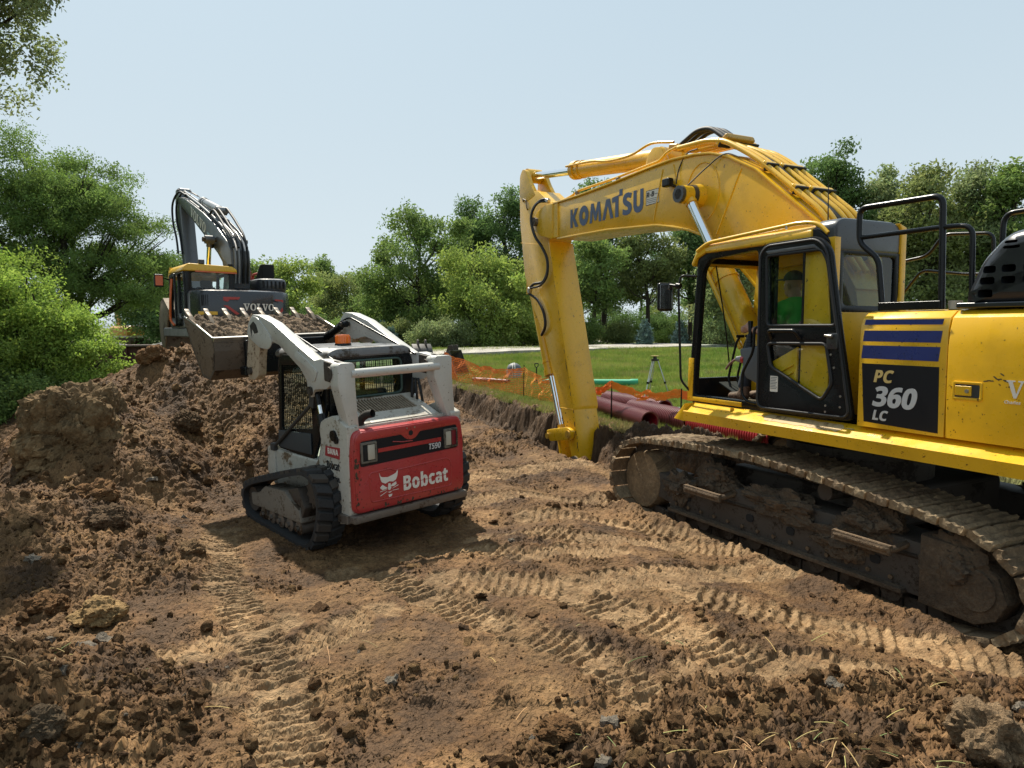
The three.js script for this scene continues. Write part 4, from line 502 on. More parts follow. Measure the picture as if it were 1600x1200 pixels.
// ---------------------------------------------------------------- the compact track loader
const LD = thing('track_loader', 'white and red compact track loader with a raised bucket of soil', 'loader', [-1.13, .2, -7.5]);
LD.rotation.order = 'YZX'; LD.rotation.set(R(-2), PI / 2 + R(43.8), 0);
{
  const zc = .03;
  // rubber tracks with separate lugs
  const loop = [[.56, -.10], [1.2, -.06], [1.80, -.01], [1.94, .08], [1.975, .2], [1.93, .31], [1.80, .385], [1.2, .55], [.62, .685], [.44, .71], [.29, .67], [.18, .54], [.16, .36], [.24, .12], [.38, -.05]];
  const belt = loopPoints(loop, 120), lugs = loopPoints(loop, 34);
  const lugG = [0, 1].map((k) => { const g = new GB().ext(rpoly([[-.055, -.02], [.055, -.02], [.043, .026], [-.043, .026]], .008, 2), -.078, .078, .006).geo(); const p = g.attributes.position; for (let i = 0; i < p.count; i++) p.setX(i, p.getX(i) + (k ? -1 : 1) * (p.getZ(i)) * .28); g.computeVertexNormals(); return g; });
  const lugM = [M.rubber, mt([.05, .042, .034], .9, 0, { map: T.grime })];
  for (const side of [-1, 1]) {
    const Z = zc + side * .82, tr = sub(LD, 'rubber_track'), n = belt.length, pos = [], idx = [];
    belt.forEach(([x, y, a]) => { const nx = -Math.sin(a), ny = Math.cos(a); for (const [o, w] of [[0, -.16], [0, .16], [.035, .16], [.035, -.16]]) pos.push(x + nx * o, y + ny * o, Z + w); });
    for (let i = 0; i < n; i++) for (let k = 0; k < 4; k++) { const a = i * 4 + k, b = i * 4 + (k + 1) % 4, c = ((i + 1) % n) * 4 + k, d = ((i + 1) % n) * 4 + (k + 1) % 4; idx.push(a, b, c, b, d, c); }
    const g = new THREE.BufferGeometry(); g.setAttribute('position', new THREE.Float32BufferAttribute(pos, 3)); g.setIndex(idx); new GB().add(toCreasedNormals(g, .6)).mesh('belt', M.rubber, tr);
    const r = rng(30 + side); lugs.forEach(([x, y, a], i) => { for (const k of [-1, 1]) { const o = shade(new THREE.Mesh(lugG[k > 0 ? 0 : 1], lugM[r() < .3 ? 1 : 0])); o.name = 'tread_lug'; const s = k > 0 ? .0 : .045; o.position.set(x + Math.cos(a) * s + Math.sin(a) * .012, y + Math.sin(a) * s - Math.cos(a) * .012, Z + k * .081); o.rotation.z = a + PI; tr.add(o); } });
    const fr = sub(LD, 'undercarriage'), z0 = Z - .11, z1 = Z + .11;
    new GB().ext(rpoly([[1.82, .12], [1.84, .26], [1.62, .30], [1.45, .40], [.98, .42], [.84, .33], [.66, .26], [.62, .12]], .03), z0, z1, .015).mesh('track_beam', mt([.20, .175, .14], .7, .1, { map: T.grime }), fr);
    new GB().ext(rpoly([[.7, .08], [.66, .3], [.8, .32], [.94, .44], [.7, .5], [.56, .3]], .02), z0 + .02, z1 - .02, .01).mesh('drive_guard', M.iron, fr);
    for (const x of [.72, .93, 1.14, 1.35, 1.56]) new GB().lathe([[0, -.1], [.05, -.1], [.078, -.09], [.082, .09], [.05, .1], [0, .1]], [x, .055, Z], [x, .055, Z + 1], 18).cyl([x, .055, z0 - .02], [x, .055, z0 + .02], .03, .03, 10).mesh('roller', M.steel, fr);
    new GB().lathe([[0, -.09], [.14, -.1], [.15, 0], [.14, .1], [0, .09]], [1.79, .19, Z], [1.79, .19, Z + 1], 24).mesh('idler', M.iron, fr);
    const tp = []; for (let i = 0; i < 26; i++) { const a = i / 26 * 2 * PI, rr = i % 2 ? .2 : .155; tp.push([Math.cos(a) * rr, Math.sin(a) * rr]); } new GB().ext(tp, Z - .04, Z + .04, .006, [], M4(.42, .48, 0)).mesh('sprocket', M.iron, fr);
  }
  // main body
  new GB().b2(.02, 1.95, .22, .72, -.56, .62, .03).ext(rpoly([[1.9, .3], [2.06, .42], [2.03, .74], [1.84, .78], [1.84, .3]], .04), -.58, -.46, .01).ext(rpoly([[1.9, .3], [2.06, .42], [2.03, .74], [1.84, .78], [1.84, .3]], .04), .52, .64, .01).mesh('main_frame', M.whiteDirty, LD);
  new GB().b2(.02, .66, .7, 1.14, -.5, .56, .02).mesh('engine_compartment', M.black, LD);
  const sp = rpoly([[.40, 1.235], [.47, 1.20], [.504, 1.12], [.485, .99], [.56, .80], [.69, .655], [.56, .50], [.46, .40], [.40, .22], [.368, .134], [.05, .19], [-.03, .3], [-.045, 1.19], [.227, 1.285]], .025);
  const lp = new GB().ext(sp, -.70, -.56, .012).mesh('side_panel', M.whiteDirty, LD, 'dirty white left side panel with red and black stickers');
  new GB().ext(sp, .62, .76, .012).mesh('side_panel', M.whiteDirty, LD);
  new GB().ext([[.385, .958], [.10, .968], [.115, .848], [.405, .855]], -.7032, -.6995).mesh('red_sticker', mt([.36, .03, .035], .6, 0, { map: T.dust }), lp); new GB().add(textGeo('BANA', -.34, -.135, .885, .945), leftFace(-.7035)).mesh('sticker_lettering', M.cream, lp);
  new GB().add(textGeo('Bobcat', -.375, -.125, .725, .815, { fat: .015 }), leftFace(-.7005)).mesh('lettering', M.decalBlack, lp); new GB().ext([[.505, .69], [.28, .672], [.28, .622], [.505, .64]], -.7035, -.6995).mesh('sticker_bar', mt([.17, .05, .045], .6), lp); new GB().add(textGeo('T590', -.26, -.135, .60, .655), leftFace(-.7005)).mesh('lettering', M.decalBlack, lp);
  new GB().cyl([.20, 1.085, -.725], [.20, 1.085, -.69], .055, .055, 18).cyl([.155, 1.045, -.72], [.155, 1.045, -.69], .04, .04, 14).mesh('fuel_cap', M.black, lp); new GB().cyl([.39, .49, -.72], [.39, .49, -.69], .032, .032, 12).mesh('access_plug', M.steel, lp);
  new GB().b2(.36, .5, .12, .28, -.705, -.6).mesh('corner_guard', M.iron, lp);
  // red tailgate
  const shapeT = (d) => rpoly([[-.68 + d, .30 + d], [.745 - d, .30 + d], [.755 - d, .9], [.725 - d, 1.15 - d], [-.655 + d, 1.15 - d], [-.685 + d, .9]], .09 - d * .4, 5);
  const tg = new GB().exX(shapeT(0), -.09, .05, .035).exX(shapeT(.02), -.098, -.085, .006, [rpoly([[-.60, .775], [-.585, 1.04], [-.13, 1.055], [-.09, 1.04], [-.03, .985], [.03, .972], [.09, .985], [.15, 1.045], [.19, 1.06], [.655, 1.06], [.665, .795]], .035, 4)]).mesh('tailgate', M.red, LD, 'scratched red rear door with black inset and white lettering');
  new GB().exX(rpoly([[-.595, .78], [-.58, 1.035], [.65, 1.055], [.66, .80]], .03), -.0945, -.09).mesh('black_inset', M.decalBlack, tg);
  new GB().exX([[-.38, .897], [-.38, .937], [.43, .943], [.43, .899]], -.0972, -.0945).tube([[-.0965, .985, -.2], [-.0965, .965, -.08], [-.0965, .96, .05]], .006).mesh('red_stripe', M.red, tg);
  new GB().add(textGeo('T590', .255, .418, .828, .893, { slant: .12 }), rearFace(-.0946)).mesh('lettering', M.silver, tg);
  new GB().add(textGeo('Bobcat', -.09, .502, .445, .61, { fat: .02 }), rearFace(-.0995)).mesh('lettering', M.cream, tg, 'large white lettering across the tailgate');
  { const g = new GB().exX([[-.09, .512], [-.09, .517], [.5, .522], [.5, .517]], -.1042, -.1032); g.mesh('lettering_split', M.red, tg); }
  { // white cat head emblem
    const e = new GB(), P = (pts) => e.exX(pts.map(([a, b]) => [-.385 + a * .235, .415 + b * .275]), -.1022, -.0985);
    P([[0, 1], [.07, .84], [.2, .8], [.45, .77], [.7, .82], [.86, .86], [1, 1.0], [.93, .74], [.86, .62], [.7, .56], [.5, .6], [.3, .54], [.12, .62], [.06, .74]]); P([[.02, .42], [.16, .52], [.3, .42], [.42, .36], [.3, .34], [.14, .32]]); P([[.56, .4], [.66, .48], [.86, .54], [.88, .44], [.74, .38]]); P([[.46, .52], [.56, .52], [.6, .34], [.52, .26], [.42, .3]]); P([[.46, .0], [.6, .02], [.64, .1], [.44, .1]]); P([[.4, .2], [.52, .16], [.64, .22], [.52, .2]]);
    for (const [y, s] of [[.28, 0], [.2, -.08]]) { P([[.02, y + s - .02], [.36, y + .02], [.36, y + .035], [.02, y + s]]); P([[.98, y + s + .1], [.66, y + .02], [.66, y + .035], [.98, y + s + .12]]); }
    e.mesh('emblem', M.cream, tg, 'white cat head emblem beside the lettering');
  }
  new GB().tube([[-.097, .70, -.50], [-.097, .40, -.49], [-.097, .385, .55], [-.097, .655, .55], [-.097, .70, .5], [-.097, .68, -.2], [-.097, .71, -.24]], .007, { fillet: .04, closed: true }).mesh('pressed_rib', M.red, tg);
  new GB().cyl([-.1, 1.045, .03], [-.092, 1.045, .03], .028, .028, 18).mesh('key_hole', M.blackMatte, tg);
  for (const [a, b] of [[-.02, 1.1], [.08, 1.1]]) new GB().cyl([-.103, b, a], [-.095, b, a], .009, .009, 8).mesh('bolt', M.steelBare, tg);
  for (const [z0, z1, red] of [[-.59, -.40, 0], [.465, .655, 1]]) { const l = sub(LD, 'tail_light'); new GB().exX(rrect(z0, .812, z1, 1.025, .015), -.112, -.09, .005, [rrect(z0 + .018, .83, z1 - .018, 1.007, .008)]).mesh('lamp_frame', mt([.14, .125, .10], .7, 0, { map: T.grime }), l); new GB().exX(rrect(z0 + .085, .84, z1 - .02, .995, .006), -.106, -.093, .003).mesh('clear_lens', mp([.42, .40, .33], .35), l).position.z = red ? -.07 : 0; new GB().exX(rrect(z0 + .02, .835, z0 + .08, 1.0, .004), -.104, -.093, .002).mesh(red ? 'red_lens' : 'empty_socket', red ? mp([.16, .012, .022], .3) : M.blackMatte, l).position.z = red ? .09 : 0; }
  { // dried mud stuck to the edges of the tailgate and side panel
    const r = rng(61), blot = (k) => { const n = 11, p = []; for (let i = 0; i < n; i++) { const a = i / n * 2 * PI, q = k * (.45 + .75 * r()); p.push([Math.cos(a) * q * .6, Math.sin(a) * q]); } return p; };
    const g = new GB(); for (let i = 0; i < 46; i++) { const left = r() < .55, z = left ? -.66 + .08 * r() * r() : -.64 + 1.36 * r(), y = left ? .34 + .62 * Math.pow(r(), 1.4) : .318 + .05 * r(), k = .008 + .03 * r() * r(); g.exX(blot(k).map(([a, b]) => [clamp(z + a, -.668, .728), Math.max(.32, y + b)]), -.1005 - .002 * r(), -.0975); } g.mesh('dried_mud', M.mudDark, tg).userData.kind = 'stuff';
    const h = new GB(); for (let i = 0; i < 40; i++) { const x = .06 + .36 * r(), y = .2 + .25 * r() * r() + (r() < .2 ? .7 * r() : 0), k = .006 + .022 * r() * r(); h.ext(blot(k).map(([a, b]) => [x + a, y + b]), -.7025 - .0015 * r(), -.699); } h.mesh('dried_mud', M.mud, lp).userData.kind = 'stuff';
  }
  new GB().exX(rrect(-.70, .215, .76, .292, .015), -.115, .1, .01).box(.2, .09, .06, [.08, .25, -.7]).mesh('rear_bumper', M.steel, LD);
  // engine cover with grille bars, exhaust
  const hoodY = (x) => 1.165 + .36 * x;
  { const hd = sub(LD, 'engine_cover'), P = [[.06, hoodY(.06)], [.62, hoodY(.62)], [.62, hoodY(.62) - .05], [.06, hoodY(.06) - .05]]; new GB().ext(P, -.43, -.34, .006).ext(P, .40, .54, .006).ext([[.06, hoodY(.06)], [.26, hoodY(.26)], [.26, hoodY(.26) - .05], [.06, hoodY(.06) - .05]], -.34, .40, .006).ext([[.57, hoodY(.57)], [.62, hoodY(.62)], [.62, hoodY(.62) - .05], [.57, hoodY(.57) - .05]], -.34, .40, .006).mesh('cover_plate', M.whiteDirty, hd); new GB().ext([[.1, hoodY(.1) - .12], [.6, hoodY(.6) - .12], [.6, hoodY(.6) - .14], [.1, hoodY(.1) - .14]], -.42, .5).mesh('radiator', M.blackMatte, hd);
    for (let i = 0; i < 20; i++) { const z = -.325 + i * .0375; new GB().ext([[.255, hoodY(.255) - .002], [.575, hoodY(.575) - .002], [.575, hoodY(.575) - .02], [.255, hoodY(.255) - .02]], z - .0075, z + .0075, .002).mesh('grille_bar', mt([.30, .24, .17], .8, 0, { map: T.grime }), hd); } }
  new GB().exX([[-.62, 1.13], [-.62, 1.17], [.7, 1.175], [.7, 1.13]], .04, .12, .006).mesh('rear_ledge', M.whiteDirty, LD);
  { const e = new GB().tube([[.09, 1.1, -.46], [.08, 1.22, -.46], [.02, 1.28, -.43], [-.06, 1.3, -.40]], .042, { smooth: true, sides: 14 }); e.mesh('exhaust_pipe', mt([.02, .017, .015], .8, .2), LD); }
  // cab: frame, roof, side mesh, rear window
  const cb = sub(LD, 'cab');
  for (const s of [-1, 1]) { const z0 = zc + s * .53, a = Math.min(z0, z0 + s * .04), b = Math.max(z0, z0 + s * .04); new GB().ext(rpoly([[1.80, .74], [1.70, 1.80], [1.6, 1.86], [.7, 1.86], [.6, 1.78], [.62, 1.3], [.96, .70]], .05), a, b, .008, [rpoly([[1.70, .98], [1.62, 1.74], [.98, 1.76], [.95, 1.05]], .03)]).mesh('side_frame', M.black, cb); const gr = new GB(); for (let i = 0; i < 15; i++) gr.b2(.985 + i * .046, .9885 + i * .046, .98, 1.75, z0 + s * .012, z0 + s * .018, 0); for (let i = 0; i < 17; i++) gr.b2(.96, 1.68, 1.0 + i * .045, 1.0035 + i * .045, z0 + s * .018, z0 + s * .024, 0); gr.mesh('side_mesh', M.black, cb).userData.kind = 'stuff'; new GB().ext(rpoly([[1.78, .76], [1.76, .96], [.98, 1.0], [.98, .76]], .02), Math.min(z0 + s * .042, z0 + s * .055), Math.max(z0 + s * .042, z0 + s * .055), .004).mesh('lower_panel', mt([.045, .055, .062], .5), cb); }
  new GB().exX([[-.5, .74], [-.5, 1.86], [.56, 1.86], [.56, .74]], .60, .65, .01, [rrect(-.34, 1.40, .42, 1.79, .07)]).mesh('rear_frame', M.black, cb); new GB().sheetX(rrect(-.35, 1.39, .43, 1.80, .07), .624).mesh('rear_window', mp([.55, .75, .62], .05, { transmission: 1, thickness: 0 }), cb); new GB().tube(rrect(-.345, 1.395, .425, 1.795, .07).map(([z, y]) => [.598, y, z]), .014, { closed: true }).mesh('window_seal', mt([.03, .06, .05], .6), cb);
  { const g = new GB(); for (let i = 0; i < 16; i++) g.b2(.66, .665, 1.40, 1.79, -.33 + i * .05, -.327 + i * .05, 0); for (let i = 0; i < 9; i++) g.b2(.665, .67, 1.42 + i * .045, 1.424 + i * .045, -.34, .42, 0); g.mesh('rear_mesh', M.black, cb).userData.kind = 'stuff'; }
  { const rf = new GB().exX(rpoly([[-.53, 1.83], [-.52, 1.90], [-.42, 1.945], [.47, 1.945], [.57, 1.90], [.58, 1.83]], .05, 5), .58, 1.82, .04).mesh('roof', mt([.15, .155, .16], .55, 0, { map: T.grime }), cb); for (const x of [.75, 1.0, 1.25, 1.5, 1.7]) new GB().exX(rpoly([[-.40, 1.935], [-.40, 1.953], [.45, 1.953], [.45, 1.935]], .01, 2), x - .02, x + .02, .006).mesh('roof_rib', mt([.21, .215, .22], .62), cb); }
  new GB().ext(rpoly([[1.76, .8], [1.66, 1.84], [1.60, 1.84], [1.70, .8]], .01, 2), -.5, .56, .004).mesh('front_door', M.glass, cb);
  new GB().b2(.72, 1.2, .72, .82, -.26, .32, .03).b2(.7, .8, .8, 1.45, -.24, .30, .04).mesh('seat', M.blackMatte, cb);
  { const bl = sub(LD, 'beacon_light', 'orange flashing beacon on the cab roof'); new GB().cyl([1.05, 1.945, -.05], [1.05, 1.975, -.05], .095, .09, 24).mesh('beacon_base', M.black, bl); new GB().lathe([[.082, 0], [.082, .085], [.074, .1], [.0, .105]], [1.05, 1.972, -.05], [1.05, 3, -.05], 28).mesh('beacon_lens', mp([.85, .17, .006], .22, { clearcoat: .6 }), bl); const rb = new GB(); for (let i = 0; i < 20; i++) { const a = i / 20 * 2 * PI; rb.cyl([1.05 + .083 * Math.cos(a), 1.975, -.05 + .083 * Math.sin(a)], [1.05 + .083 * Math.cos(a), 2.055, -.05 + .083 * Math.sin(a)], .004, .004, 4); } rb.mesh('lens_ribs', mp([.8, .14, .005], .25), bl); }
  // rear uprights, cross tube, lift arms
  for (const s of [-1, 1]) {
    const za = s < 0 ? -.755 : .43, zb = s < 0 ? -.55 : .685, m = zc + s * .62; const up = sub(LD, 'rear_upright');
    new GB().exX(rpoly([[za, 1.60], [za + .005, 1.80], [za + .03, 1.825], [zb - .03, 1.825], [zb - .005, 1.80], [zb - .01, 1.58], [m + .05, 1.12], [m - .05, 1.12]], .015), -.02, .13, .007).mesh('upright_post', M.white, up); new GB().cyl([.15, 1.72, za - .01], [.15, 1.72, zb + .01], .07, .07, 18).mesh('pivot', M.iron, up);
    new GB().ext(rpoly([[.12, 1.62], [.12, 1.82], [.3, 1.84], [.3, 1.64]], .02), za + .03, za + .06, .004).ext(rpoly([[.12, 1.62], [.12, 1.82], [.3, 1.84], [.3, 1.64]], .02), zb - .06, zb - .03, .004).mesh('lug', M.iron, up);
    const arm = sub(LD, 'lift_arm'), z0 = m - .062, z1 = m + .062, f = s > 0 ? .22 : 0;
    new GB().ext(rpoly([[.20, 1.64], [.20, 1.815], [.48, 1.85], [.62, 1.83], [1.0, 1.985], [1.54, 2.225], [1.88, 2.315], [2.06, 2.33], [2.17, 2.25], [2.23, 2.1], [2.05, 2.02], [1.85, 1.98], [1.6, 2.02], [1.42, 1.98], [.95, 1.74], [.82, 1.62], [.78, 1.46], [.72, 1.43], [.65, 1.52], [.40, 1.54]], .012, 3), z0, z1, .005).mesh('arm_beam', M.white, arm);
    const zf = s < 0 ? z0 - .012 : z1, zg = s < 0 ? z0 : z1 + .012; new GB().ext(rpoly([[2.16, 2.24], [2.23, 2.08], [1.9, 1.94], [1.66, 1.92], [1.56, 2.0], [1.62, 2.1], [1.9, 2.29], [2.05, 2.315]], .06), Math.min(zf, zg), Math.max(zf, zg), .004).ext(rpoly([[1.06, 1.84], [.92, 1.80], [.72, 1.62], [.62, 1.6], [.55, 1.72], [.75, 1.83], [1.0, 1.93]], .04), Math.min(zf, zg), Math.max(zf, zg), .004).mesh('side_plate', M.white, arm);
    new GB().ext(rpoly([[2.22, 2.16], [2.36, 1.64], [2.28, 1.54], [2.12, 1.54], [2.02, 1.60], [1.97, 1.85], [1.9, 2.02], [2.1, 2.1]], .05), z0 + .01, z1 - .01, .012).mesh('lower_arm', mt([.46, .36, .25], .8, 0, { map: T.grime }), arm); new GB().cyl([2.22, 1.65, z0 - .02], [2.22, 1.65, z1 + .02], .045, .045, 14).cyl([.73, 1.5, z0 - .02], [.73, 1.5, z1 + .02], .05, .05, 14).mesh('arm_pin', M.iron, arm);
    cylinder(LD, 'lift_cylinder', [.46, .62, m], [.72, 1.5, m], .72, .05, .026, M.black, .04);
    cylinder(LD, 'tilt_cylinder', [1.95, 2.18, m - s * .14], [2.6, 1.95, m - s * .14], .7, .045, .024, M.black, .04);
    new GB().tube([[1.86, .75, m - s * .02], [.85, 1.36, m - s * .02]], .026, { sides: 4 }).box(.09, .09, .06, [1.87, .75, m - s * .02]).box(.1, .14, .08, [.82, 1.38, m - s * .02], [0, 0, .3]).mesh('control_link', mt([.05, .048, .045], .7, .2), LD);
    if (s < 0) new GB().ext(rpoly([[1.95, 2.21], [1.9, 2.12], [2.0, 2.1], [2.06, 2.16], [2.1, 2.06], [2.12, 2.2], [2.02, 2.25]], .01, 2), z0 - .0145, z0 - .0118).mesh('emblem', M.decalBlack, arm); else for (let k = 0; k < 3; k++) new GB().tube([[.45 + .05 * k, 1.55, m - .1], [.36 + .06 * k, 1.4, m - .13 - .02 * k], [.4 + .05 * k, 1.2, m - .08 - .03 * k], [.5, 1.05, m - .05]], .016, { smooth: true }).mesh('hydraulic_hose', M.hose, LD);
    new GB().tube([[.5, 1.83, m - s * .09], [1.2, 2.05, m - s * .09], [1.9, 2.27, m - s * .09], [2.1, 2.2, m - s * .12], [2.3, 2.05, m - s * .16]], .013, { fillet: .08 }).mesh('hydraulic_pipe', M.black, LD);
  }
  new GB().cyl([.01, 1.712, -.6], [.01, 1.712, .5], .047, .047, 24).mesh('cross_tube', M.white, LD);
  // quick coupler and bucket
  new GB().b2(2.42, 2.5, 1.6, 2.02, -.6, .66, .02).b2(2.3, 2.46, 1.58, 1.7, -.68, -.54, .02).b2(2.3, 2.46, 1.58, 1.7, .6, .74, .02).mesh('quick_coupler', M.black, LD);
  const bk = sub(LD, 'bucket'), zA = -.95, zB = .87, inner = [[2.58, 2.05], [2.54, 1.9], [2.58, 1.68], [2.72, 1.57], [2.92, 1.60], [3.2, 1.92], [3.46, 2.31]], outr = [[2.545, 2.05], [2.50, 1.9], [2.545, 1.66], [2.71, 1.535], [2.94, 1.565], [3.23, 1.895], [3.49, 2.295]];
  new GB().ext([...inner, ...outr.slice().reverse()], zA, zB, .004).mesh('bucket_shell', mt([.10, .072, .048], .75, .1, { map: T.grime, bumpMap: T.grainBump, bumpScale: .008 }), bk);
  new GB().ext([[2.53, 2.005], [2.50, 2.06], [2.60, 2.07], [2.60, 2.03]], zA, zB, .006).mesh('back_rim', M.steelBare, bk);
  for (const z of [zA, zB - .02]) { new GB().ext([...inner, [3.46, 2.31], [3.3, 2.31]], z, z + .02, .002).mesh('bucket_side', mt([.16, .112, .07], .85, 0, { map: T.grime, bumpMap: T.grainBump, bumpScale: .01 }), bk); new GB().tube([[3.46, 2.32, z + .01], [3.02, 2.2, z + .01], [2.57, 2.05, z + .01]], .014, { sides: 6 }).mesh('side_rim', M.steelBare, bk); }
  for (let i = 0; i < 8; i++) { const z = zA + .05 + i * (zB - zA - .1) / 7; const t = sub(bk, 'tooth'); t.name = 'tooth'; const o = new GB().ext(rpoly([[3.2, 2.02], [3.4, 2.25], [3.50, 2.39], [3.485, 2.405], [3.36, 2.34], [3.14, 2.09]], .015, 2), z - .028, z + .028, .008).geo(); t.removeFromParent(); const mh = shade(new THREE.Mesh(o, mt([.22, .17, .12], .55, .4, { map: T.grime }))); mh.name = 'tooth'; bk.add(mh); const tip = new GB().ext(rpoly([[3.45, 2.34], [3.51, 2.415], [3.495, 2.43], [3.43, 2.37]], .008, 2), z - .03, z + .03, .006).mesh('tooth_tip', mt([.38, .33, .28], .5, .4, { map: T.grime }), bk); }
  new GB().b2(2.49, 2.6, 2.058, 2.095, -.22, .02, .006).mesh('step_plate', M.steel, bk);
  new GB().b2(2.46, 2.49, 1.66, 1.9, -.55, -.32, .004).mesh('red_mark', mt([.09, .012, .014], .7), bk);
  { // the load: heaped soil, carried by the bucket
    const nx = 60, nz = 110, pos = [], idx = []; for (let j = 0; j <= nz; j++) for (let i = 0; i <= nx; i++) { const u = i / nx, v = j / nz, x = lerp(2.59, 3.47, u), z = lerp(zA + .025, zB - .025, v), e = Math.min(1, 6 * Math.min(v, 1 - v)); pos.push(x, lerp(2.0, 2.335, u) + .025 * Math.sin(PI * u) * e + .035 * n2(x * 6, z * 5) + .02 * n2(x * 15, z * 15) + .012 * n2(x * 40, z * 40) - .02, z); }
    for (let j = 0; j < nz; j++) for (let i = 0; i < nx; i++) { const a = j * (nx + 1) + i, b = a + 1, c = a + nx + 1; idx.push(a, c, b, b, c, c + 1); }
    for (let j = 0; j < nz; j++) { const a = j * (nx + 1); const k = pos.length / 3; pos.push(pos[a * 3] + .05, 1.75, pos[a * 3 + 2], pos[(a + nx + 1) * 3] + .05, 1.75, pos[(a + nx + 1) * 3 + 2]); idx.push(a, k, k + 1, a, k + 1, a + nx + 1); }
    const g = new THREE.BufferGeometry(); g.setAttribute('position', new THREE.Float32BufferAttribute(pos, 3)); g.setIndex(idx); g.computeVertexNormals();
    const o = new GB().add(g).mesh('bucket_soil', M.mud); LD.updateMatrixWorld(true); o.applyMatrix4(LD.matrixWorld); tag(top(o, 'bucket_soil'), 'heap of brown soil filling the raised loader bucket', 'soil', null, 'stuff');
  }
}
// ---------------------------------------------------------------- the dark grey excavator behind the spoil pile
{
  const G = thing('grey_excavator', 'dark grey excavator with yellow cab roof standing behind the spoil pile', 'excavator', [-6.25, .6, -16], PI / 2 + R(37));
  const zc = -.1;
  for (const s of [-1, 1]) { const tr = sub(G, 'track'), lp = loopPoints([[1.7, 1.0], [0, 1.05], [-1.7, 1.0], [-1.95, .75], [-1.7, .5], [0, .46], [1.7, .5], [1.95, .75]], 40); const sg = new THREE.BoxGeometry(.2, .05, .6); for (const [x, y, a] of lp) { const o = shade(new THREE.Mesh(sg, M.mudDark)); o.name = 'track_shoe'; o.position.set(x, y, zc + s * .98); o.rotation.z = a; tr.add(o); } new GB().b2(-1.6, 1.6, .56, .94, zc + s * .98 - .2, zc + s * .98 + .2, .05).mesh('track_frame', M.iron, G); }
  new GB().cyl([0, .9, zc], [0, 1.58, zc], .6, .6, 32).mesh('swing_base', M.iron, G);
  new GB().b2(-1.4, 1.25, 1.55, 1.75, -1.2, .95, .03).mesh('deck_frame', M.greyDark, G);
  { const plan = [[.2, -1.16], [-1.15, -1.16], [-1.42, -1.02], [-1.55, -.6], [-1.58, -.1], [-1.52, .4], [-1.35, .7], [-1.05, .9], [.2, .97]]; new GB().exY(rpoly(plan, .08), 1.62, 2.52, .09).mesh('counterweight', mp([.028, .031, .038], .38, { clearcoat: .3, roughnessMap: T.rough }), G, 'rounded dark rear body with maker name'); }
  const rear = (u) => -1.5 - .085 * (1 - (u / .62) ** 2) * 1;
  { // lettering and red chevrons bend round the rear body
    const bend = (g) => { const p = g.attributes.position; for (let i = 0; i < p.count; i++) { const u = p.getZ(i); p.setX(i, p.getX(i) - 1.60 + .17 * Math.pow(Math.abs(u + .1) / .8, 2.6)); } return g; };
    const t = new GB(); t.add(bend(textGeo('VOLVO', -.24, .40, 2.10, 2.245, { font: serif, fat: .015 }).applyMatrix4(rearFace(0)))); t.mesh('lettering', M.cream, G, 'white maker name on the dark rear body');
    const ch = (pts) => { const g = new GB().exX(pts, -.006, .0); return bend(g.geo()); }; const c = (pts) => { const o = shade(new THREE.Mesh(ch(pts), M.red)); o.name = 'red_chevron'; G.add(o); };
    c([[-.62, 2.37], [-.30, 2.37], [-.33, 2.32], [-.50, 2.315], [-.54, 2.27], [-.62, 2.30]]); c([[-.62, 2.20], [-.54, 2.20], [-.32, 2.03], [-.38, 2.01]]); c([[.42, 2.345], [.62, 2.335], [.62, 2.28], [.57, 2.30], [.42, 2.31]]); c([[.60, 2.18], [.62, 2.11], [.50, 1.99], [.46, 2.0]]);
    const gr = new GB(); for (let i = 0; i < 11; i++) gr.box(.03, .22, .014, [-1.43 - i * .006, 2.3, -1.0 + i * .036]); gr.mesh('side_grille', M.blackMatte, G).userData.kind = 'stuff'; new GB().box(.02, .07, .36, [-1.475, 2.04, -.9], [0, -.22, 0]).mesh('yellow_step', M.yellow, G);
  }
  const cab = sub(G, 'cab'); // cab stands at the left front
  const L = rpoly([[.42, 1.74], [.46, 2.2], [.3, 2.92], [-.85, 2.95], [-.92, 1.74]], .06), z0 = -1.2;
  new GB().ext(L, z0, z0 + .06, .01, [rpoly([[.34, 1.85], [.37, 2.2], [.24, 2.83], [-.28, 2.86], [-.28, 1.85]], .04), rpoly([[-.36, 2.05], [-.36, 2.86], [-.78, 2.86], [-.83, 2.05]], .04)]).mesh('left_frame', M.black, cab);
  new GB().ext(L, -.26, -.2, .01, [rpoly([[.34, 2.0], [.24, 2.85], [-.75, 2.86], [-.83, 2.0]], .05)]).mesh('right_frame', M.black, cab);
  new GB().exX([[-1.18, 1.74], [-1.18, 2.95], [-.22, 2.95], [-.22, 1.74]], -.93, -.88, .01, [rrect(-1.06, 2.56, -.32, 2.88, .05)]).mesh('rear_frame', M.black, cab);
  new GB().sheetX(rrect(-1.07, 2.55, -.31, 2.89, .05), -.902).mesh('rear_window', M.glass, cab); new GB().sheet([[-.35, 2.04], [-.35, 2.87], [-.79, 2.87], [-.84, 2.04]], z0 + .03).mesh('side_window', M.glass, cab); new GB().sheet([[.36, 1.9], [.22, 2.86], [-.76, 2.87], [-.84, 1.99]], -.23).mesh('side_window', M.glass, cab);
  new GB().exX(rpoly([[-1.25, 2.90], [-1.22, 2.99], [-1.12, 3.06], [-.26, 3.03], [-.17, 2.97], [-.16, 2.90]], .03), -.98, .34, .03).ext(rpoly([[.3, 2.91], [.42, 2.86], [.5, 2.78], [.53, 2.82], [.42, 2.98], [.3, 3.05]], .02), -1.22, -.18, .01).mesh('roof', M.yellow, cab); new GB().exX([[-1.0, 2.885], [-1.0, 2.915], [-.18, 2.905], [-.18, 2.875]], -1.0, -.95).mesh('roof_trim', M.orange, cab);
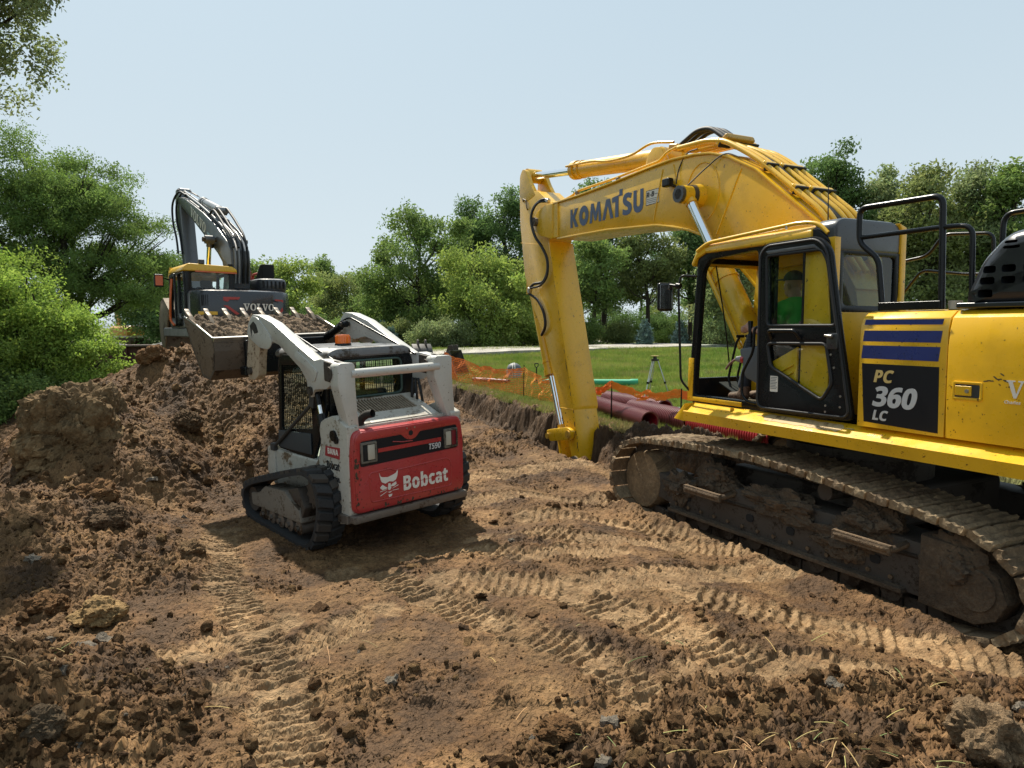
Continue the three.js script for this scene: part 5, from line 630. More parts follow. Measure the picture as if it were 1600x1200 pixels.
  new GB().b2(-.6, -.2, 1.8, 2.2, -.95, -.5, .05).b2(-.66, -.54, 2.15, 2.6, -.9, -.52, .05).b2(-.66, -.56, 2.6, 2.74, -.82, -.6, .04).mesh('seat', M.blackMatte, cab);
  new GB().box(.1, .1, .12, [-.9, 3.1, -.86], [0, 0, 0], .02).mesh('work_lamp', M.greyDark, G); new GB().cyl([-.9, 2.95, -.28], [-.9, 3.02, -.28], .04).cyl([-.9, 3.02, -.28], [-.9, 3.08, -.28], .05).mesh('camera_mast', M.black, G);
  new GB().ext(rpoly([[.0, 1.76], [.02, 2.85], [-.45, 2.88], [-.5, 1.78]], .05), z0 - .1, z0 - .06, .01, [rpoly([[-.06, 1.95], [-.06, 2.78], [-.4, 2.8], [-.43, 1.95]], .04)]).mesh('cab_door', M.black, G); new GB().tube([[-.55, 2.75, z0 - .16], [-.55, 2.3, z0 - .2], [-.5, 1.9, z0 - .2], [-.62, 1.8, z0 - .15]], .025, { fillet: .1 }).mesh('grab_handle', M.orange, G);
  { const m = sub(G, 'mirror'); new GB().tube([[.2, 2.75, z0], [-.3, 2.8, z0 - .3]], .015).mesh('mirror_arm', M.black, m); new GB().box(.08, .26, .18, [-.33, 2.72, z0 - .36], [0, 0, 0], .03).mesh('mirror_shell', M.black, m); new GB().box(.006, .2, .14, [-.373, 2.72, z0 - .36]).mesh('mirror_glass', M.orange, m); }
  // exhaust dome, filter, red railing on the right
  new GB().exY(rpoly([[.35, .3], [-.8, .3], [-.95, .45], [-.95, .85], [-.8, .95], [.35, .95]], .1), 2.5, 2.82, .09).mesh('engine_dome', M.greyDark, G); { const g = new GB(); for (let i = 0; i < 6; i++) g.box(.02, .16, .035, [-.955, 2.68, .38 + i * .09]); g.mesh('dome_slots', M.blackMatte, G).userData.kind = 'stuff'; } new GB().ext(rpoly([[.12, 2.8], [-.28, 3.16], [-.46, 3.16], [-.46, 2.8]], .03), .52, .8, .03).mesh('air_intake', M.blackMatte, G);
  for (const z of [.5, .92]) new GB().tube([[1.5, 2.4, z], [1.5, 3.05, z], [.35, 3.08, z], [.3, 2.6, z]], .032, { fillet: .08 }).mesh('safety_rail', mt([.38, .035, .02], .5), G);
  new GB().b2(.2, 1.3, 1.75, 2.45, .25, .95, .05).mesh('tank', M.greyDark, G);
  // boom, arm, cylinders
  const bm = new GB().ext([[-.05, 2.1], [-.62, 2.6], [-.72, 3.0], [-.66, 3.4], [-.4, 3.62], [.4, 4.02], [1.5, 4.46], [3.3, 5.06], [3.95, 5.18], [4.02, 5.05], [3.75, 4.94], [2.77, 4.53], [1.5, 3.95], [.36, 3.42], [-.0, 3.2], [-.12, 2.95], [.05, 2.5], [.2, 2.2]], -.2, .2, .012).mesh('boom', M.grey, G);
  new GB().add(textGeo('VOLVO', 0, 1.5, 0, .24, { font: serif, fat: .015 }), new THREE.Matrix4().multiplyMatrices(leftFace(-.204), M4(-2.72, 4.55, 0, 0, 0, R(-23.5)))).mesh('lettering', M.cream, bm);
  new GB().ext([[.95, 3.72], [.95, 3.9], [1.15, 3.98], [1.15, 3.8]], -.206, -.2).mesh('sticker', mt([.35, .5, .55], .5), bm); new GB().box(.16, .12, .1, [.62, 3.62, -.27], [0, 0, .3], .02).mesh('boom_lamp', M.black, bm);
  for (const s of [-1, 1]) cylinder(G, 'boom_cylinder', [.95, 1.85, s * .34], [.45, 3.72, s * .34], .6, .1, .05, M.grey, .1);
  cylinder(G, 'arm_cylinder', [.7, 4.42, 0], [4.15, 5.36, 0], .45, .1, .05, M.greyPale, .12);
  const am = new GB().ext([[4.42, 5.42], [4.15, 5.44], [3.9, 5.12], [3.88, 4.75], [3.55, 3.4], [3.15, 2.2], [3.2, 2.05], [3.4, 2.1], [3.92, 3.46], [4.3, 4.5], [4.5, 5.1]].map(([x, y]) => [x, y]), -.16, .16, .012).mesh('dipper_arm', M.grey, G);
  cylinder(G, 'bucket_cylinder', [4.5, 4.75, 0], [3.5, 2.5, 0], .6, .08, .04, M.greyDark, .1);
  for (const z of [-.14, -.06, .03, .12]) new GB().tube([[-.72, 2.7, z], [-.80, 3.2, z], [-.72, 3.55, z], [-.3, 3.82, z], [.8, 4.28, z], [2.0, 4.72, z], [3.4, 5.18, z]], .026, { fillet: .15 }).mesh('hydraulic_pipe', z < 0 ? M.greyPale : M.black, bm);
  for (const [z, k] of [[-.18, 0], [-.08, .05], [.1, .1]]) new GB().tube([[.95, 4.36, z], [.7, 4.42 + k * .6, z], [.25, 4.22 + k * .6, z], [-.2, 3.95 + k * .6, z], [-.6, 3.74, z], [-.82, 3.45, z]], .028, { smooth: true }).tube([[3.2, 5.12, z], [3.7, 5.26, z - .06], [4.15, 5.02, z - .12], [4.2, 4.6, z - .12], [3.95, 4.1, z - .1], [3.8, 3.7, z - .1]], .028, { smooth: true }).mesh('hydraulic_hose', M.hose, bm);
  const bk = sub(G, 'bucket'); bk.position.set(.75, -.05, -.2); new GB().ext([[1.9, 2.25], [2.5, 2.55], [2.85, 2.45], [3.1, 2.0], [2.95, 1.5], [2.6, 1.15], [2.55, 1.2], [2.85, 1.55], [2.98, 2.0], [2.78, 2.36], [2.45, 2.45], [1.95, 2.15]], -.6, .5, .01).mesh('bucket_shell', mt([.23, .17, .11], .75, .1, { map: T.grime }), bk); for (const z of [-.6, .47]) new GB().ext([[1.95, 2.2], [2.48, 2.5], [2.82, 2.4], [3.04, 2.0], [2.9, 1.5], [2.57, 1.17], [2.2, 1.7]], z, z + .03, .004).mesh('bucket_side', mt([.22, .165, .11], .75, .1, { map: T.grime }), bk);
}
// pad of soil under it is part of the ground (see the ridges); the maroon container of gravel beside it
{
  const C = thing('gravel_container', 'maroon open top container heaped with grey gravel behind the spoil pile', 'container', [-10.3, .95, -19.6], R(8));
  new GB().b2(-2.6, 2.6, 0, .08, -.9, .9).b2(-2.6, 2.6, .05, .92, .86, .92).b2(-2.6, 2.6, .05, .92, -.92, -.86).b2(2.55, 2.61, .05, .92, -.9, .9).mesh('container_wall', mt([.085, .028, .026], .7, 0, { map: T.grime }), C); for (let i = 0; i < 7; i++) new GB().b2(-2.5 + i * .83, -2.42 + i * .83, .05, .9, .92, .98).mesh('stiffener', mt([.10, .034, .03], .7, 0, { map: T.grime }), C);
  new GB().b2(-2.62, 2.62, .9, .95, .84, .99).mesh('top_rail', mt([.16, .12, .11], .6, .2, { map: T.grime }), C);
  const g = new THREE.PlaneGeometry(5.0, 1.7, 120, 40); g.rotateX(-PI / 2); const p = g.attributes.position; for (let i = 0; i < p.count; i++) { const x = p.getX(i), z = p.getZ(i); p.setY(i, .80 + .28 * Math.exp(-(((x + 1.2) / .9) ** 2) - (z / .7) ** 2) + .30 * Math.exp(-(((x - 1.2) / .8) ** 2) - (z / .7) ** 2) + .03 * n2(x * 9, z * 9) + .02 * n2(x * 22, z * 22)); } g.computeVertexNormals();
  const o = new GB().add(g).mesh('gravel', mt([.17, .18, .19], .95, 0, { map: T.soil, bumpMap: T.grainBump, bumpScale: .03 })); C.updateMatrixWorld(true); o.applyMatrix4(C.matrixWorld); tag(top(o, 'gravel'), 'grey crushed gravel heaped in the maroon container', 'gravel', null, 'stuff');
  const D = thing('small_excavator', 'small distant orange yellow excavator beyond the gravel container', 'excavator', [-21.6, 1.25, -40], R(160)); D.scale.setScalar(.62);
  const oy = paint([.52, .24, .03], .5); new GB().exX(rpoly([[-1.1, 1.0], [-1.1, 1.75], [-.7, 1.95], [1.0, 1.9], [1.1, 1.0]], .1), -1.2, .9, .05).mesh('body', oy, D); new GB().ext(rpoly([[.7, 1.2], [.75, 2.6], [1.0, 3.2], [1.25, 3.1], [1.1, 2.5], [1.05, 1.2]], .05), -.2, .1, .03).mesh('boom', oy, D); new GB().b2(.2, 1.2, 1.4, 2.5, .3, 1.05, .06).mesh('cab', M.glassDark, D); for (const s of [-1, 1]) new GB().ext(rpoly([[-1.6, .2], [-1.7, .6], [-1.4, .9], [1.4, .9], [1.7, .6], [1.6, .2], [1.3, 0], [-1.3, 0]], .1), s * .9 - .25, s * .9 + .25, .02).mesh('track', M.mudDark, D); new GB().b2(-1.3, .9, .85, 1.05, -1.1, 1.1).mesh('deck_frame', M.whiteDirty, D);
}
// ---------------------------------------------------------------- fence, pipes and tools on the lawn edge
const onLawn = (x, d, up = 0) => [x, lawnH(x, -d) + up, -d];
{
  const F = thing('safety_fence', 'sagging orange plastic mesh fence on black stakes along the lawn edge', 'fence', [0, 0, 0]);
  const st = [[-2.25, 23.7, .98], [.31, 18.8, .86], [1.42, 16.1, .82], [2.0, 14.25, .82], [3.08, 12.9, .78], [4.8, 12.3, .75]].map(([x, d, h]) => [V3(...onLawn(x, d)), h]);
  for (const [p, h] of st) new GB().cyl([p.x, p.y - .2, p.z], [p.x + .01, p.y + h, p.z], .017, .013, 8).mesh('stake', M.black, F);
  const mats = [mt([.85, .20, .02], .6, 0, { side: THREE.DoubleSide }), mt([.88, .30, .035], .6, 0, { side: THREE.DoubleSide })];
  const spans = [[0, 1, .92, .72, .30], [1, 2, .76, .62, .22], [2, 3, .5, .78, .2], [3, 4, .78, .72, .2], [4, 5, .7, .6, .15]];
  spans.forEach(([a, b, h0, h1, sag], si) => {
    const A = st[a][0], B = st[b][0], len = A.distanceTo(B), nu = Math.round(len / .065), nv = 14, r = 0, pos = [], idx = [];
    const P = (u, v) => { const hh = lerp(h0, h1, u) - sag * Math.sin(PI * u) * (.7 + .3 * n2(u * 4, si)); const q = A.clone().lerp(B, u), bul = .10 * n2(u * 5 + si * 3, v * 1.5) * Math.sin(PI * u); return V3(q.x + bul + .02 * n2(u * 30, v * 3), q.y + .04 + (si >= 2 ? Math.max(.02, hh - .13 * (1 - v)) : hh * v) + .015 * n2(u * 22, v * 2 + si), q.z + bul * .5); };
    const tang = B.clone().sub(A).normalize(), strand = (p, q, w, dir) => { const k = pos.length / 3; for (const [c, s] of [[p, -1], [p, 1], [q, -1], [q, 1]]) pos.push(c.x + dir.x * s * w, c.y + dir.y * s * w, c.z + dir.z * s * w); idx.push(k, k + 1, k + 2, k + 1, k + 3, k + 2); };
    for (let i = 0; i <= nu; i++) for (let j = 0; j < nv; j++) strand(P(i / nu, j / nv), P(i / nu, (j + 1) / nv), .0085, tang);
    for (let j = 0; j <= nv; j++) for (let i = 0; i < nu; i++) strand(P(i / nu, j / nv), P((i + 1) / nu, j / nv), j > nv - 3 ? .018 : .0095, V3(0, 1, 0));
    const g = new THREE.BufferGeometry(); g.setAttribute('position', new THREE.Float32BufferAttribute(pos, 3)); g.setIndex(idx); g.computeVertexNormals(); const m = new GB().add(g).mesh('mesh_panel', mats[si % 2], F); m.userData.kind = 'stuff';
    if (si === 0) { const gg = new GB(); for (let k = 0; k < 34; k++) { const u = .01 + .09 * Math.pow((k % 17) / 17, 1.2), v0 = k < 17 ? 1 : .92, q = P(u, v0), e = P(u * 2.2 + .02, .02); gg.tube([q, q.clone().lerp(e, .5).add(V3(.02 * n2(k, 1), 0, .03)), e], .006, { sides: 3 }); } gg.mesh('bunched_mesh', mats[0], F).userData.kind = 'stuff'; }
  });
}
function ribbed(label, a, b, r, pitch, m, group, open = true) { // corrugated pipe, hollow
  const A = V3(...a), B = V3(...b), len = A.distanceTo(B), pr = [], n = Math.round(len / pitch); for (let i = 0; i < n; i++) { const y = i * pitch; pr.push([r * .86, y], [r * .86, y + pitch * .35], [r, y + pitch * .45], [r, y + pitch * .9]); } pr.push([r * .86, len], [r * .84, len]); const inn = [[r * .84, len], [r * .84, 0]];
  const t = thing('corrugated_pipe', label, 'pipe', a, 0, group); const d = B.clone().sub(A); new GB().lathe([[r * .84, 0], ...pr], [0, 0, 0], d.toArray(), 28).mesh('ribbed_wall', m, t); new GB().lathe(inn, [0, 0, 0], d.toArray(), 28).mesh('smooth_liner', mt([.35, .02, .035], .45), t); return t;
}
const maroon = mt([.15, .036, .040], .38, 0, { map: T.dust }), redPipe = mt([.36, .03, .035], .4, 0, { map: T.dust });
ribbed('maroon corrugated pipe nearest the cut bank', onLawn(1.81, 16.42, .14), onLawn(2.54, 13.01, .17), .18, .05, maroon, 'maroon drain pipes');
ribbed('short maroon corrugated pipe behind the other pipes', onLawn(2.24, 16.63, .17), onLawn(3.14, 14.50, .2), .21, .055, maroon, 'maroon drain pipes');
ribbed('long dark red ribbed pipe reaching towards the excavator', onLawn(2.54, 14.82, .18), onLawn(3.25, 12.69, .2), .215, .06, maroon, 'maroon drain pipes');
ribbed('bright red ribbed pipe end beside the excavator track', onLawn(3.26, 12.63, .18), onLawn(4.00, 10.61, .2), .2, .06, redPipe, 'maroon drain pipes');
function plainPipe(label, a, b, r, m, group) { const t = thing('sewer_pipe', label, 'pipe', a, 0, group), d = V3(...b).sub(V3(...a)), l = d.length(); new GB().lathe([[r * .88, 0], [r, 0], [r, l - .25], [r * 1.15, l - .2], [r * 1.15, l], [r * .98, l], [r * .9, l - .2], [r * .88, 0]], [0, 0, 0], d.toArray(), 24).mesh('pipe_wall', m, t); return t; }
const green = mt([.03, .33, .17], .35, 0, { map: T.dust });
plainPipe('green plastic pipe lying on the lawn behind the dipper arm', onLawn(0.93, 21.53, .1), onLawn(3.77, 21.22, .1), .10, green, 'green plastic pipes');
plainPipe('pale green plastic pipe behind the ribbed pipes', onLawn(2.93, 15.56, .09), onLawn(4.90, 14.28, .09), .09, mt([.16, .42, .34], .35, 0, { map: T.dust }), 'green plastic pipes');
{ const t = thing('drain_pipe', 'dark brown pipe lying on the grass behind the orange fence', 'pipe', onLawn(-1.25, 23.20, .09)); new GB().cyl([0, 0, 0], [1.15, 0, .9], .085, .085, 18).mesh('pipe_wall', mt([.09, .035, .03], .5, 0, { map: T.grime }), t); }
{ // survey tripod
  const t = thing('survey_tripod', 'aluminium survey tripod standing on the lawn', 'tripod', onLawn(3.65, 18.13)), m = mt([.45, .47, .48], .4, .6), wood = mt([.30, .30, .28], .6);
  for (let k = 0; k < 3; k++) { const a = k * 2.094 + .35, f = V3(Math.cos(a) * .42, -.03, Math.sin(a) * .42), h = V3(Math.cos(a) * .07, 1.0, Math.sin(a) * .07), mid = h.clone().lerp(f, .55), l = sub(t, 'leg'), s = V3(-Math.sin(a), 0, Math.cos(a)).multiplyScalar(.022); new GB().cyl(h.clone().add(s), mid.clone().add(s), .011, .011, 8).cyl(h.clone().sub(s), mid.clone().sub(s), .011, .011, 8).mesh('upper_tubes', m, l); new GB().cyl(h.clone().lerp(f, .45), f, .014, .012, 8).mesh('lower_tube', k === 1 ? mt([.42, .52, .52], .4) : wood, l); new GB().box(.05, .06, .07, mid.toArray(), [0, -a, 0], .01).mesh('leg_clamp', M.black, l); }
  new GB().cyl([0, .98, 0], [0, 1.03, 0], .095, .1, 24).cyl([0, 1.03, 0], [0, 1.1, 0], .05, .045, 16).mesh('tripod_head', mt([.03, .03, .028], .5), t); new GB().cyl([0, 1.1, 0], [0, 1.115, 0], .11, .11, 20).mesh('mounting_plate', mt([.35, .26, .08], .5), t);
}
{ const t = thing('wooden_marker', 'short pink painted survey stake among the pipes', 'stake', onLawn(2.79, 14.82)); new GB().box(.035, .62, .02, [0, .28, 0], [0, 0, -.1], .003).mesh('stake_post', mt([.55, .22, .17], .8, 0, { map: T.grime }), t); }
{ // spade standing in the lawn
  const t = thing('spade', 'black handled spade standing upright in the lawn', 'spade', onLawn(0.76, 22.04)); new GB().cyl([0, .1, 0], [0, .52, 0], .018, .018, 10).mesh('shaft', M.black, t); new GB().tube([[-.055, .64, 0], [-.05, .56, 0], [0, .51, 0], [.05, .56, 0], [.055, .64, 0]], .013, { fillet: .03 }).cyl([-.06, .645, 0], [.06, .645, 0], .015, .015, 8).mesh('grip', M.black, t); new GB().ext(rpoly([[-.09, .12], [.09, .12], [.08, -.1], [0, -.16], [-.08, -.1]], .02), -.006, .006, .002).mesh('blade', M.steel, t); }
{ const t = thing('drain_chamber', 'dome topped teal and grey drain chamber with white strap behind the fence', 'drain', onLawn(0.07, 24.30)); new GB().lathe([[.25, 0], [.26, .28], [.25, .3]], [0, 0, 0], [0, 1, 0], 32).mesh('teal_ring', mt([.10, .36, .36], .5), t); new GB().lathe([[.25, .3], [.245, .36], [.2, .46], [.1, .52], [0, .53]], [0, 0, 0], [0, 1, 0], 32).mesh('grey_dome', mt([.10, .11, .12], .6), t); for (const a of [-.05, .03]) new GB().tube([[a, -.02, .265], [a, .3, .27], [a * .9, .44, .215], [a * .6, .54, .06]], .016, { sides: 4 }).mesh('strap', M.cream, t); }
function spareBucket(label, x, d, turn, s, m) { // excavator bucket left on the grass
  const t = thing('spare_bucket', label, 'bucket', onLawn(x, d), turn, 'spare excavator buckets'); t.scale.setScalar(s);
  const o = [[-.5, .02], [.35, .0], [.5, .2], [.46, .5], [.25, .82], [-.1, 1.0]], i = [[-.1, .96], [.22, .78], [.42, .48], [.45, .22], [.32, .05], [-.5, .06]]; new GB().ext([...o, ...i], -.42, .42, .006).mesh('bucket_shell', m, t); for (const z of [-.42, .39]) new GB().ext([[-.5, .03], [.35, .02], [.48, .2], [.44, .5], [.24, .8], [-.1, .98]], z, z + .03, .004).mesh('bucket_side', m, t);
  for (const z of [-.2, .14]) new GB().ext(rpoly([[.3, .7], [.1, 1.18], [-.1, 1.2], [-.12, .98]], .06), z, z + .06, .006).mesh('hanger_ear', M.iron, t); for (let k = 0; k < 4; k++) new GB().ext([[-.5, .02], [-.66, .035], [-.5, .08]], -.4 + k * .24, -.32 + k * .24, .006).mesh('tooth', M.steelBare, t); return t;
}
spareBucket('weathered grey excavator bucket standing at the fence end', -2.1, 25.4, R(150), .92, mt([.12, .115, .095], .7, .2, { map: T.grime })); spareBucket('black excavator bucket seen above the loader arm', -3.75, 29.5, R(-70), .95, mt([.05, .048, .045], .6, .3, { map: T.grime }));
{ const t = thing('lamp_post', 'tall grey lamp post with a short arm behind the lawn', 'lamp post', onLawn(3.90, 49.00)); new GB().tube([[0, 0, 0], [0, 8.15, 0], [-.75, 8.2, 0]], .07, { fillet: .15 }).mesh('post', mt([.33, .36, .38], .5, .3), t); new GB().box(.5, .1, .2, [-.8, 8.18, 0], [0, 0, 0], .04).mesh('lamp_head', mt([.4, .42, .43], .5), t); }
{ // low paling fence in front of the trees
  const t = thing('paling_fence', 'low weathered wooden fence along the edge of the trees', 'fence', [0, 0, 0]); const m = mt([.22, .15, .12], .9), m2 = mt([.3, .22, .19], .9); let k = 0; for (let i = 0; i < 110; i++) { const x = -9 + i * .28, d = 57 + i * .13; const [a, y, z] = onLawn(x, d); new GB().box(.09, .8 + .12 * n2(i, 3), .03, [a, y + .38, z], [0, 0, .06 * n2(i * 2, 7)], .004).mesh('paling', k++ % 3 ? m : m2, t); } for (const h of [.25, .6]) new GB().tube([[-9.2, lawnH(-9, -57) + h, -57.05], [6, lawnH(6, -64) + h, -64.05], [22, lawnH(22, -71) + h, -71.4]], .035, { sides: 4 }).mesh('rail', m, t);
}
// ---------------------------------------------------------------- trees and shrubs
function leafClump(seed, n, size, spread) { // a twig's worth of leaves: bent diamonds
  const r = rng(seed), pos = [], nor = []; const q = new THREE.Quaternion(), e = new THREE.Euler();
  for (let i = 0; i < n; i++) {
    const c = V3(r() - .5, r() - .5, r() - .5).normalize().multiplyScalar(spread * Math.cbrt(r())), s = size * (.7 + .6 * r()); e.set((r() - .5) * 2.4, r() * 6.28, (r() - .5) * 2.4); q.setFromEuler(e);
    const P = [V3(-.5, 0, 0), V3(0, .06, .26), V3(.55, -.05, 0), V3(0, .06, -.26)].map((v) => v.multiplyScalar(s).applyQuaternion(q).add(c));
    for (const k of [0, 1, 2, 0, 2, 3]) pos.push(P[k].x, P[k].y, P[k].z);
  }
  const g = new THREE.BufferGeometry(); g.setAttribute('position', new THREE.Float32BufferAttribute(pos, 3)); g.computeVertexNormals(); return boxUV(g);
}
const leafMat = (c, tr = .35) => new THREE.MeshPhysicalMaterial({ color: col(...c), roughness: 1, transmission: tr, thickness: 0, side: THREE.DoubleSide, specularIntensity: .3 });
const barkM = mt([.075, .06, .045], .95, 0, { map: T.soil, bumpMap: T.grainBump, bumpScale: .03 }), barkPale = mt([.14, .12, .10], .95, 0, { map: T.soil, bumpMap: T.grainBump, bumpScale: .03 });
const LM = { mid: leafMat([.175, .255, .070], .45), deep: leafMat([.120, .195, .062], .42), lime: leafMat([.255, .335, .075], .45), bright: leafMat([.25, .36, .065], .45), olive: leafMat([.21, .25, .085], .45), pale: leafMat([.235, .285, .125], .45), blue: leafMat([.13, .20, .18], .15), left: leafMat([.155, .235, .058], .45) };
const clumps = { fine: [11, 12, 13].map((s) => leafClump(s, 14, .085, .24)), small: [1, 2, 3].map((s) => leafClump(s, 12, .055, .13)), mid: [4, 5, 6].map((s) => leafClump(s, 12, .12, .28)), big: [7, 8, 9].map((s) => leafClump(s, 13, .22, .5)), needle: [10].map((s) => leafClump(s, 12, .12, .16)) };
let treeSeed = 500;
// blobs: [dx, y, dz, rx, ry, rz] in metres from the trunk's foot
function tree(name, label, category, x, d, blobs, o) {
  const r = rng(treeSeed++), gy = lawnH(x, -d), t = thing(name, label, category, [x, gy, -d], 0, o.group), cl = clumps[o.clump || 'mid'];
  const tr = new GB(), H = o.trunkTop || Math.max(...blobs.map((b) => b[1])), lean = o.lean || 0, tp = (k) => V3(lean * k * k + .12 * Math.sin(k * 5 + treeSeed), H * k, .1 * Math.sin(k * 4));
  const pts = [...Array(9)].map((_, i) => tp(i / 8)); tr.poly(pts, [o.trunk || .2, (o.trunk || .2) * .25], 9); tr.mesh('trunk', o.bark || barkM, t);
  const lim = new GB(); let nl = 0; blobs.forEach((b, i) => { const c = V3(b[0], b[1], b[2]), k0 = clamp((b[1] - b[4] * .9) / H * .9, .12, .8), s = tp(k0); for (let j = 0; j < (o.limbs ?? 3); j++) { const e = c.clone().add(V3((r() - .5) * b[3] * 1.3, (r() - .2) * b[4] * 1.1, (r() - .5) * b[5] * 1.3)), m = s.clone().lerp(e, .5).add(V3((r() - .5) * .4, -.1 * s.distanceTo(e), (r() - .5) * .4)); const q = new THREE.CatmullRomCurve3([s, m, e]).getPoints(7); lim.poly(q, [(o.trunk || .2) * .38, .012], 6); nl++; } }); if (nl) lim.mesh('limbs', o.bark || barkM, t);
  const mats = []; const vol = blobs.map((b) => b[3] * b[4] * b[5]), sum = vol.reduce((a, b) => a + b), n = o.n || 1500; // leaf clumps: mostly towards the outside of each lobe, gathered on small branch tips
  const base = o.leaf, v = new THREE.Color();
  blobs.forEach((b, bi) => {
    const cnt = Math.round(n * vol[bi] / sum), tips = Math.max(5, Math.round(cnt / (o.per || 14)));
    for (let k = 0; k < tips; k++) {
      const u = V3(r() * 2 - 1, r() * 2 - 1, r() * 2 - 1).normalize(), rad = Math.pow(r(), .38) * (1 + .28 * n3(u.x * 2 + bi, u.y * 2, u.z * 2)), C = V3(b[0] + u.x * b[3] * rad, b[1] + u.y * b[4] * rad, b[2] + u.z * b[5] * rad);
      const sz = (o.tip || .55) * (.6 + .8 * r()), m = Math.round((cnt / tips) * (.6 + .8 * r())), tone = .8 + .4 * r(); for (let i = 0; i < m; i++) { const g = V3(r() + r() + r() - 1.5, (r() + r() + r() - 1.5) * .6, r() + r() + r() - 1.5).multiplyScalar(sz * 1.2); mats.push([C.clone().add(g), tone * (.86 + .28 * r())]); }
    }
  });
  const q = new THREE.Quaternion(), e = new THREE.Euler(), im = new THREE.InstancedMesh(cl[treeSeed % cl.length], base, mats.length);
  mats.forEach(([p, tone], i) => { e.set(r() * 6, r() * 6, r() * 6); q.setFromEuler(e); const s = .7 + .6 * r(); im.setMatrixAt(i, new THREE.Matrix4().compose(p, q, V3(s, s, s))); const w = .92 + .16 * r(); im.setColorAt(i, v.setRGB(tone * w, tone, tone * (.8 + .3 * r()))); }); im.name = 'crown'; im.userData.kind = 'stuff'; shade(im); t.add(im);
  return t;
}
// px helper used only to note where trees stand: column in the photograph at a given distance
const cx = (px, d) => (px - 800) / 1110 * d, hy = (py, d) => EYE + (512 - py) / 1110 * d;
function stand(name, label, px, pTop, pw, d, o = {}) { // a broad crown of several lobes, top at pTop, pw pixels wide
  const r = rng(900 + Math.round(px * 3 + d)), x = cx(px, d), g = lawnH(x, -d), Ht = hy(pTop, d) - g, w = pw / 1110 * d / 2, lo = o.low ?? .18, bl = [], nb = o.lobes || 7;
  for (let i = 0; i < nb; i++) { const k = (i + .5) / nb, a = i * 2.4 + r(), y = lerp(lo, .86, k), sp = w * (o.cone ? (1.05 - k) : Math.sin(PI * (.18 + .72 * k))) * .72, rr = w * (.42 + .22 * r()) * (o.cone ? 1.1 - .6 * k : 1); bl.push([Math.cos(a) * sp, y * Ht, Math.sin(a) * sp * .8, rr, Math.min(rr * (o.tall || .85), Ht * .28), rr]); } bl.push([(r() - .5) * w * .5, Ht * .9, 0, w * (o.peak || .38), Ht * .10, w * .38]);
  return tree(name, label, 'tree', x, d, bl, { trunk: .012 * Ht + .1, n: Math.round((o.n || 1900) * .72), clump: o.clump || 'big', leaf: o.leaf || LM.mid, tip: o.tip || .62, group: o.group || 'trees beyond the road', trunkTop: Ht * .85, lean: o.lean, bark: o.bark, limbs: o.limbs ?? 2, per: o.per || 26 });
}
const GR = 'trees beyond the road';
// left of the loader, far off
stand('broad_tree', 'round yellow green tree right of the dark excavator', 452, 408, 105, 52, { leaf: LM.lime, low: .12 });
stand('broad_tree', 'far pointed tree rising above the round yellow green tree', 505, 402, 52, 78, { leaf: LM.mid, n: 1500 });
stand('broad_tree', 'small far tree low on the skyline left of the tall group', 567, 422, 60, 100, { leaf: LM.mid, n: 1200 });
stand('broad_tree', 'low wide tree mass behind the loader bucket', 545, 440, 120, 64, { leaf: LM.olive, n: 2200, low: .08 });
stand('broad_tree', 'dark tree directly behind the dark excavator dome', 398, 415, 80, 60, { leaf: LM.mid });
stand('broad_tree', 'faint tree at the far end of the gap behind the loader', 600, 432, 70, 84, { leaf: LM.mid, n: 1300, low: .08 });
// the tall group in the middle
stand('broad_tree', 'tall spreading tree with open branches at the left of the middle group', 655, 322, 165, 56, { leaf: LM.mid, n: 3000, low: .28, limbs: 4 });
stand('broad_tree', 'narrow tall tree second in the middle group', 735, 306, 78, 66, { leaf: LM.deep, tall: 1.5, low: .25, n: 2000 });
stand('broad_tree', 'tallest narrow tree just left of the dipper arm', 790, 292, 92, 64, { leaf: LM.deep, tall: 1.4, low: .25, n: 2200 });
stand('broad_tree', 'lower lime green tree in front of the tall middle group', 765, 402, 165, 50, { leaf: LM.lime, n: 3000, low: .16 });
stand('broad_tree', 'rounded green tree under the spreading tree', 640, 440, 130, 58, { leaf: LM.mid, n: 2200, low: .1 });
stand('broad_tree', 'dark tree behind the dipper arm', 850, 360, 110, 62, { leaf: LM.mid, n: 2200, low: .2 });
stand('broad_tree', 'tall tree whose top shows above the boom lettering', 945, 282, 110, 62, { leaf: LM.deep, n: 2300, low: .32, tall: 1.2 });
